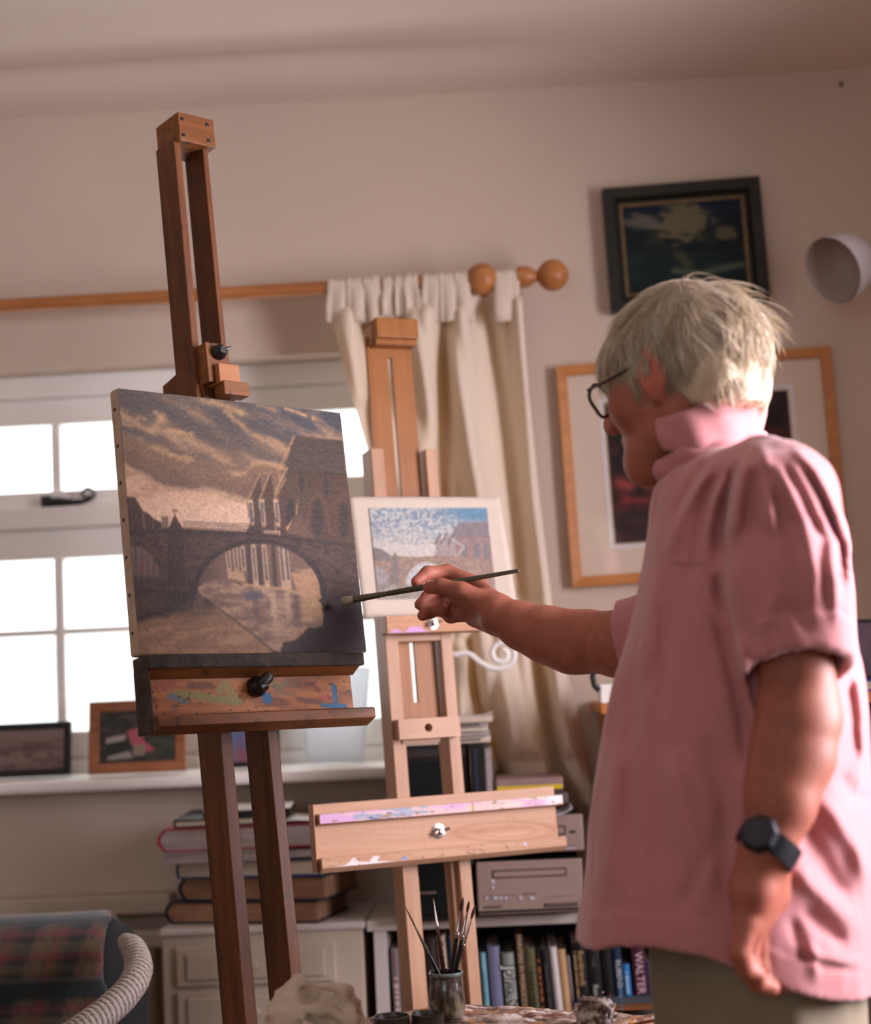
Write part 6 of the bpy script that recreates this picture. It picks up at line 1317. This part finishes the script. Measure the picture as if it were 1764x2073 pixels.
# nails
M_NAIL = plain('finger_nail', (206, 146, 128), .3, .05, 60, spec=.5)
def nail_at(c0, dirn, out, w, l, name='finger_nail'):
    z = np.array(dirn)/np.linalg.norm(dirn); y = np.array(out, float); y -= z*(y@z); y /= np.linalg.norm(y); x = np.cross(y, z); G = np.zeros((5, 7, 3))
    for i in range(5):
        for j in range(7): a = (j-3)/3*.95; G[i, j] = c0+x*math.sin(a)*w+y*(math.cos(a)-1)*w*.8+z*(i/4-.5)*l*(1-.15*abs(j-3)/3)
    o = fastgrid(name, G-PB, M_NAIL, man); o.modifiers.new('thick', 'SOLIDIFY').thickness = .0007
nail_at(A(876, 1187, 2.3685), A(866, 1190, 2.382)-A(893, 1187, 2.366), (0.1, -.9, .35), .0062, .013, 'thumb_nail')
nail_at(A(899, 1226, 2.3795), A(903, 1220, 2.384)-A(893, 1236, 2.395), (-.2, -1, .1), .005, .010)

# ------------------------------------------------------------------ trousers
def trous(p):
    d = None
    prof = chain(p, [A(1506, 1760, 1.98), A(1512, 1960, 1.985), A(1514, 2080, 1.985)], [.108, .112, .113], .02)
    for s, ox in ((1, .025), (-1, -.0)):
        e = chain(p, [np.array([.290+ox, 1.98-.088*s, .83]), np.array([.280+ox, 1.98-.095*s, .45]), np.array([.300+ox, 1.98-.10*s, .06])], [.096, .078, .068], .03); prof = smin(prof, e, .05)
    fo = fbm(np.stack([p[:, 0]*14, p[:, 1]*14, p[:, 2]*6], -1), 3)
    prof = np.where(p[:, 2] > .74, np.maximum(prof, torso(p)+.024), prof)
    return np.maximum(np.maximum(prof+(fo-.5)*.016, .05-p[:, 2]), p[:, 2]-1.0)
M_TROU = plain('khaki_cotton', (140, 128, 108), .85, .10, 12, .25, .15, bscale=600)
V, Q = sdf_mesh(trous, (.05, 1.72, .03), (.55, 2.25, 1.02), .007, lip=2.0); fastmesh('trousers', V-PB, Q, M_TROU, man)
for s in (1, -1):
    oc = HIP+np.array([.02, -.095*s, 0]); 
    def shoe(p): return np.maximum(smin(ellip(p, oc+[-.05, .01, -.825], (.14, .05, .06)), cone(p, oc+[.03, 0, -.80], oc+[.03, 0, -.84], .05, .05), .03), .001-p[:, 2])
    V, Q = sdf_mesh(shoe, oc+[-.25, -.12, -.885], oc+[.15, .12, -.70], .007); fastmesh('shoe', V-PB, Q, plain('brown_leather', (62, 42, 32), .5, .1, 30), man)

# ------------------------------------------------------------------ shirt
def shirt(p):
    t = torso(p); l, r = sleeves(p)
    d = smin(t, l, .012+.055*ss(1.33, 1.42, p[:, 2])); d = smin(d, r, .02); fo_ = folds(p); d = d-fo_
    # turned hems: slightly thicker bands with a stitch groove
    hz = hemz(p); band = (p[:, 2]-hz < .036)*(p[:, 2] > hz-.01)*(t < .03)*(l > .004); d = d-.0016*band
    sl = -(p-SLE)@nL; lband = (l < .02)*(sl < .030)*(sl > -.02)*(p[:, 1] < 1.86)*(p[:, 0] > .27); d = d-.0022*lband+.0016*(l < .02)*np.exp(-((sl-.034)/.003)**2)*(p[:, 1] < 1.86)*(p[:, 0] > .27)
    # hollow near the openings only
    cav_t = np.maximum(t+.009-fo_, (p[:, 2]-hz)-.07); sr = -(p-SRE)@nR; l0, r0_ = sleeves0(p); cav_l = np.maximum(l0+.010-fo_, sl-.075); cav_r = np.maximum(r0_+.010-fo_, sr-.06)
    d = np.maximum(d, -cav_t); d = np.where((t > .004) | (sl < .02), np.maximum(d, -cav_l), d); d = np.where((t > .004) | (sr < .02), np.maximum(d, -cav_r), d)
    d = np.maximum(d, hz-p[:, 2])
    # neck opening
    d = np.maximum(d, -np.maximum(cone(p, NB+[.004, 0, -.03], NB+[-.004, 0, .10], .060, .064), NB[2]-.02-p[:, 2]))
    return d
V, Q = sdf_mesh(shirt, (.0, 1.66, .70), (.56, 2.34, 1.50), .0034, B=5, lip=2.4)
M_SHIRT, _nt, _b = newmat('pink_chambray', .9, .12)
_tc = node(_nt, 'ShaderNodeTexCoord'); _n = node(_nt, 'ShaderNodeTexNoise', ins={'Scale': 700, 'Detail': 2}); _nt.links.new(_tc.outputs['Object'], _n.inputs['Vector'])
_r = ramp(_nt, [(.25, L4((176, 112, 113))), (.75, L4((202, 141, 141)))]); _nt.links.new(_n.outputs['Fac'], _r.inputs[0]); _nt.links.new(_r.outputs[0], _b.inputs['Base Color']); _b.inputs['Sheen Weight'].default_value = .35; _b.inputs['Sheen Roughness'].default_value = .5
_bp = node(_nt, 'ShaderNodeBump', ins={'Strength': .12, 'Distance': .001}); _nt.links.new(_n.outputs['Fac'], _bp.inputs['Height']); _nt.links.new(_bp.outputs[0], _b.inputs['Normal'])
sh = fastmesh('shirt', V-PB, Q, M_SHIRT, man)
# chest pocket seam
pk = [(1362, 1135), (1385, 1139), (1408, 1141), (1432, 1139)]
def onshirt(px_, py_, lift=.001):
    # march the viewing ray to the shirt surface
    d = CF+CR*(px_-W_PX/2)/F_PX-CU*(py_-H_PX/2)/F_PX; t = np.linspace(1.6, 2.3, 500)/d[1]; P_ = CAM+t[:, None]*d; v = shirt(P_); i = np.argmax(v < .0005); return P_[i]-d/np.linalg.norm(d)*lift
pts = np.array([onshirt(a+(b-a)*f_, c0+(c1-c0)*f_) for (a, c0), (b, c1) in zip(pk[:-1], pk[1:]) for f_ in np.linspace(0, 1, 6)[:-1]])
MB().tube(pts-PB, .0011, 8).build('pocket_seam', M_SHIRT, man, smooth=True)
# ------------------------------------------------------------------ turned-up collar: a stand and a leaf, lofted round the neck
nt_a, nh = 90, 14
def spline(P, n):
    P = np.array([A(*q_) for q_ in P]); m = len(P); t = np.linspace(0, m-1, n); i = np.clip(t.astype(int), 0, m-2); f = (t-i)[:, None]
    G_ = lambda k: P[np.clip(k, 0, m-1)]
    p0, p1, p2, p3 = G_(i-1), G_(i), G_(i+1), G_(i+2)
    return .5*((2*p1)+(-p0+p2)*f+(2*p0-5*p1+4*p2-p3)*f**2+(-p0+3*p1-3*p2+p3)*f**3)
def collar(name, top, bot, thick=.0035):
    T_, B_ = spline(top, nt_a), spline(bot, nt_a); c0_ = (T_.mean(0)+B_.mean(0))/2; G = np.zeros((nh, nt_a, 3))
    for i in range(nh):
        f_ = i/(nh-1); P_ = B_*(1-f_)+T_*f_; out = P_-c0_; out[:, 2] = 0; out /= np.linalg.norm(out, axis=1)[:, None]; th = np.linspace(0, 9, nt_a)
        G[i] = P_+out*(.0028*np.sin(2.1*th+5*f_+1)*f_+.0016*np.sin(5*th+3*f_)+.005*math.sin(math.pi*f_))[:, None]
    o = fastgrid(name, G-PB, M_SHIRT, man); sd = o.modifiers.new('thick', 'SOLIDIFY'); sd.thickness = thick; sd.offset = 0; return o
collar('collar', [(1325, 850, 1.900), (1390, 833, 1.890), (1450, 803, 1.900), (1505, 788, 1.930), (1539, 790, 1.985), (1522, 792, 2.045), (1450, 812, 2.080), (1385, 850, 2.075), (1340, 880, 2.055)],
       [(1347, 910, 1.900), (1400, 915, 1.880), (1455, 900, 1.890), (1510, 888, 1.925), (1542, 882, 1.985), (1525, 880, 2.055), (1450, 892, 2.090), (1390, 922, 2.085), (1350, 938, 2.060)])
collar('collar_stand', [(1328, 934, 1.918), (1388, 908, 1.886), (1455, 890, 1.894), (1508, 878, 1.930), (1538, 872, 1.985), (1522, 872, 2.050), (1450, 885, 2.085), (1390, 915, 2.080), (1345, 935, 2.055)],
       [(1334, 972, 1.922), (1395, 946, 1.884), (1458, 918, 1.886), (1512, 900, 1.920), (1545, 894, 1.985), (1528, 892, 2.060), (1450, 905, 2.095), (1390, 935, 2.090), (1345, 960, 2.060)])
# ------------------------------------------------------------------ spectacles
M_SPEC = plain('tortoise_spectacle_frame', (46, 34, 24), .3, .2, 60, spec=.5)
lensc = [hp(.106, s*.032, -.008) for s in (1, -1)]
for s, lc_ in zip((1, -1), lensc):
    ring_ = [lc_+hl_*(.0255*math.cos(a)*(1+.06*math.cos(4*a)))+hu2*(.020*math.sin(a)*(1+.06*math.cos(4*a)))-hf2*(.0012*(math.cos(a)*s > 0)*abs(math.cos(a))*4) for a in np.linspace(0, 2*math.pi, 33)]
    MB().tube(np.array(ring_)-PB, .0022, 8, caps=False).build('lens_rim', M_SPEC, man, smooth=True)
    G = np.array([[lc_+hl_*(.0245*r*math.cos(a))+hu2*(.019*r*math.sin(a)) for a in np.linspace(0, 2*math.pi, 25)] for r in (0.02, .5, 1)]); fastgrid('lens', G-PB, M_GLASS, man)
    MB().tube(np.array([lc_+hl_*.026*s+hu2*.010-hf2*.004, hp(.070, .068*s, .000), hp(.005, .074*s, .004), hp(-.014, .073*s, -.010)])-PB, .0019, 8).build('temple_arm', M_SPEC, man, smooth=True)
MB().tube(np.array([hp(.106, .009, .000), hp(.112, 0, .004), hp(.106, -.009, .000)])-PB, .0019, 8).build('bridge_piece', M_SPEC, man, smooth=True)
# ------------------------------------------------------------------ hair: opaque base and combed strands
def hairvol(p):
    q = (p-HC)@HR
    d = ellip(q, (-.013, 0, .014), (.097, .0755, .0890)); d = smin(d, ellip(q, (-.052, 0, -.038), (.050, .062, .055)), .02); d = smin(d, ellip(q, (.056, .0, .045), (.034, .048, .034)), .02)
    cut = -ellip(q, (.110, 0, -.050), (.080, .120, .086)); d = np.maximum(d, cut)                                        # face
    d = np.maximum(d, -ellip(q, (.018, .082, -.042), (.032, .03, .036))); d = np.maximum(d, -ellip(q, (.018, -.082, -.042), (.032, .03, .036)))    # ears
    d = np.maximum(d, -(q[:, 2]+.050+.02*ss(.0, -.08, q[:, 0])))
    return d+(fbm(q*np.array([24, 60, 30]), 3)-.5)*.012
V, Q = sdf_mesh(hairvol, HC-.15, HC+.15, .003, lip=2.2)
M_HAIRB = plain('grey_white_hair_base', (206, 188, 158), .7, .2, 40, .5, bscale=200); hb_ = fastmesh('hair', V-PB, Q, M_HAIRB, man)
q = (V-HC)@HR
M_HAIR, _nt, _b = newmat('white_hair_strands', .42, .4)
_a = node(_nt, 'ShaderNodeAttribute', attribute_name='Col'); _nt.links.new(_a.outputs['Color'], _b.inputs['Base Color'])
_tl = node(_nt, 'ShaderNodeBsdfTranslucent'); _nt.links.new(_a.outputs['Color'], _tl.inputs[0]); _mx = node(_nt, 'ShaderNodeMixShader', ins={0: .3}); _nt.links.new(_b.outputs[0], _mx.inputs[1]); _nt.links.new(_tl.outputs[0], _mx.inputs[2]); _nt.links.new(_mx.outputs[0], _nt.nodes['Material Output'].inputs[0])
N_ST, N_SG = 7000, 9
pick = RNG.choice(len(V), N_ST); root = q[pick]; ok = (root[:, 2] > -.06); root = root[ok]; N_ST = len(root)
crown = np.array([-.055, .0, .105])
pos = root.copy(); path = [pos.copy()]; ln = RNG.uniform(.030, .066, N_ST)*np.where(root[:, 2] < -.01, .55, 1); fly = (RNG.random(N_ST) < .16)*RNG.uniform(.15, .9, N_ST)*(root[:, 2] > .02)*(root[:, 0] < -.045)
lock = fbm(root*38, 2)-.5
for k in range(N_SG):
    rad_ = pos-crown; nrm = pos/np.array([.097, .0755, .089])**2; nrm /= np.linalg.norm(nrm, axis=1)[:, None]
    flow = rad_/(np.linalg.norm(rad_, axis=1)[:, None]+1e-6)*1.0+np.array([0, 0, -.75])*ss(-.02, .05, -pos[:, 2]+.06)[:, None]
    swirl = np.cross(nrm, flow); flow = flow+swirl*(lock*2.4+.22*np.sign(root[:, 1]))[:, None]+np.array([-.55, 0, -.1])*(ss(-.02, .06, pos[:, 0])*ss(.075, .0, pos[:, 2]))[:, None]
    flow -= nrm*(flow*nrm).sum(1)[:, None]; flow /= np.linalg.norm(flow, axis=1)[:, None]+1e-6
    flow = flow+nrm*(.07-.012*k+.55*fly*(1-.16*k))[:, None]+np.array([-.55, 0, .10])*(fly*(k > 1))[:, None]+RNG.normal(0, .06, pos.shape)
    pos = pos+flow*(ln/N_SG)[:, None]; path.append(pos.copy())
path = np.stack(path, 1)
# wispy standing hairs at the crown seen against the picture
K_ = path.shape[1]; r0 = RNG.uniform(.00035, .0007, N_ST)
T_ = np.gradient(path, axis=1); T_ /= np.linalg.norm(T_, axis=2, keepdims=True); u = np.cross(T_, np.array([.3, .2, 1.])); u /= np.linalg.norm(u, axis=2, keepdims=True)+1e-9; w = np.cross(T_, u)
rad_ = (r0[:, None]*np.interp(np.linspace(0, 1, K_), [0, .2, .7, 1], [.8, 1, .8, .15])[None])[..., None]
ringv = np.stack([path+rad_*(math.cos(a)*u+math.sin(a)*w) for a in (0, 2.094, 4.189)], 2)
VV = (ringv.reshape(-1, 3)@HR.T)+HC; base_ = (np.arange(N_ST)[:, None]*K_+np.arange(K_-1)[None])*3; QQ = np.concatenate([np.stack([base_+a, base_+(a+1) % 3, base_+3+(a+1) % 3, base_+3+a], -1).reshape(-1, 4) for a in range(3)])
hs = fastmesh('hair_strands', VV-PB, QQ, M_HAIR, man); hs['kind'] = 'stuff'
tone = np.repeat(RNG.uniform(0, 1, N_ST)*.5+np.clip(1.6*lock+.25, 0, .5), K_*3)[:, None]; set_cols(hs, lin(np.array((204, 182, 146))*(1-tone)+np.array((248, 240, 228))*tone))
# ------------------------------------------------------------------ watch and ring
M_RUB = plain('black_rubber_strap', (22, 25, 30), .5, .1, 60); wc = A(1556, 1712, 1.752); ax_ = (A(1575, 1650, 1.76)-A(1540, 1775, 1.745)); ax_ /= np.linalg.norm(ax_)
ax_ = ax_+np.array([.30, 0, 0]); ax_ /= np.linalg.norm(ax_)
Mw = frame_to(ax_, wc-PB)
wt = MB().lathe([(.0305, -.012), (.0335, -.0115), (.034, 0), (.0335, .0115), (.0305, .012)], 36, Mw, close=False).build('watch_strap', M_RUB, man, smooth='auto')
fd = np.array([-.62, -.78, .0]); fd = fd-ax_*(fd@ax_); fd /= np.linalg.norm(fd); Mf = frame_to(fd, wc-PB+fd*.030)
MB().lathe([(.0205, -.004), (.0215, .004), (.019, .0085), (.0165, .0095), (.001, .0095)], 8, Mf).build('watch_case', M_RUB, wt, bevel=.0012); MB().lathe([(.0155, .0094), (.0155, .0102), (.001, .0102)], 28, Mf).build('watch_face', plain('dark_dial', (36, 44, 52), .15, .05, 30, spec=.6), wt)
M_GOLD = plain('gold', (206, 160, 70), .2, .03, 40, metal=1.); rc_ = A(1507, 1922, 1.757); dr = A(1504, 1952, 1.757)-A(1511, 1880, 1.757)
MB().lathe([(.0118, -.002), (.0132, -.0018), (.0134, 0), (.0132, .0018), (.0118, .002)], 28, frame_to(dr, rc_-PB), close=False).build('ring', M_GOLD, man, smooth=True)
# ------------------------------------------------------------------ the brush in his hand
M_OLDH = plain('paint_dulled_handle', (74, 70, 56), .45, .3, 70, .2, spec=.4); M_FERO = plain('dull_ferrule', (84, 78, 64), .35, .15, 60, .1, spec=.5); M_BRO = plain('grey_bristle', (150, 142, 120), .7, .2, 200, .5)
tipb, endb = A(691, 1218, 2.428), A(1052, 1155, 2.352)
L_ = np.linalg.norm(tipb-endb); Mb_ = frame_to(tipb-endb, (0, 0, 0)); hb2 = thing('paintbrush', 'long paint-dulled brush held in his hand against the canvas', 'brush', endb, Mb_[:3, :3])
MB().lathe([(.0016, 0), (.0027, .001), (.0030, L_*.05), (.0040, L_*.35), (.0046, L_*.55), (.0042, L_*.70), (.0036, L_*.745)], 14).build('handle', M_OLDH, hb2, smooth='auto')
MB().lathe([(.0037, L_*.74), (.0040, L_*.745), (.0043, L_*.755), (.0038, L_*.765), (.0043, L_*.78), (.0052, L_*.88), (.0058, L_*.925)], 14).build('ferrule', M_FERO, hb2, smooth='auto')
MB().lathe([(.0055, L_*.92), (.0066, L_*.95), (.0072, L_*.975), (.0060, L_*.993), (.002, L_*1.0)], 14).build('bristles', M_BRO, hb2, smooth='auto')
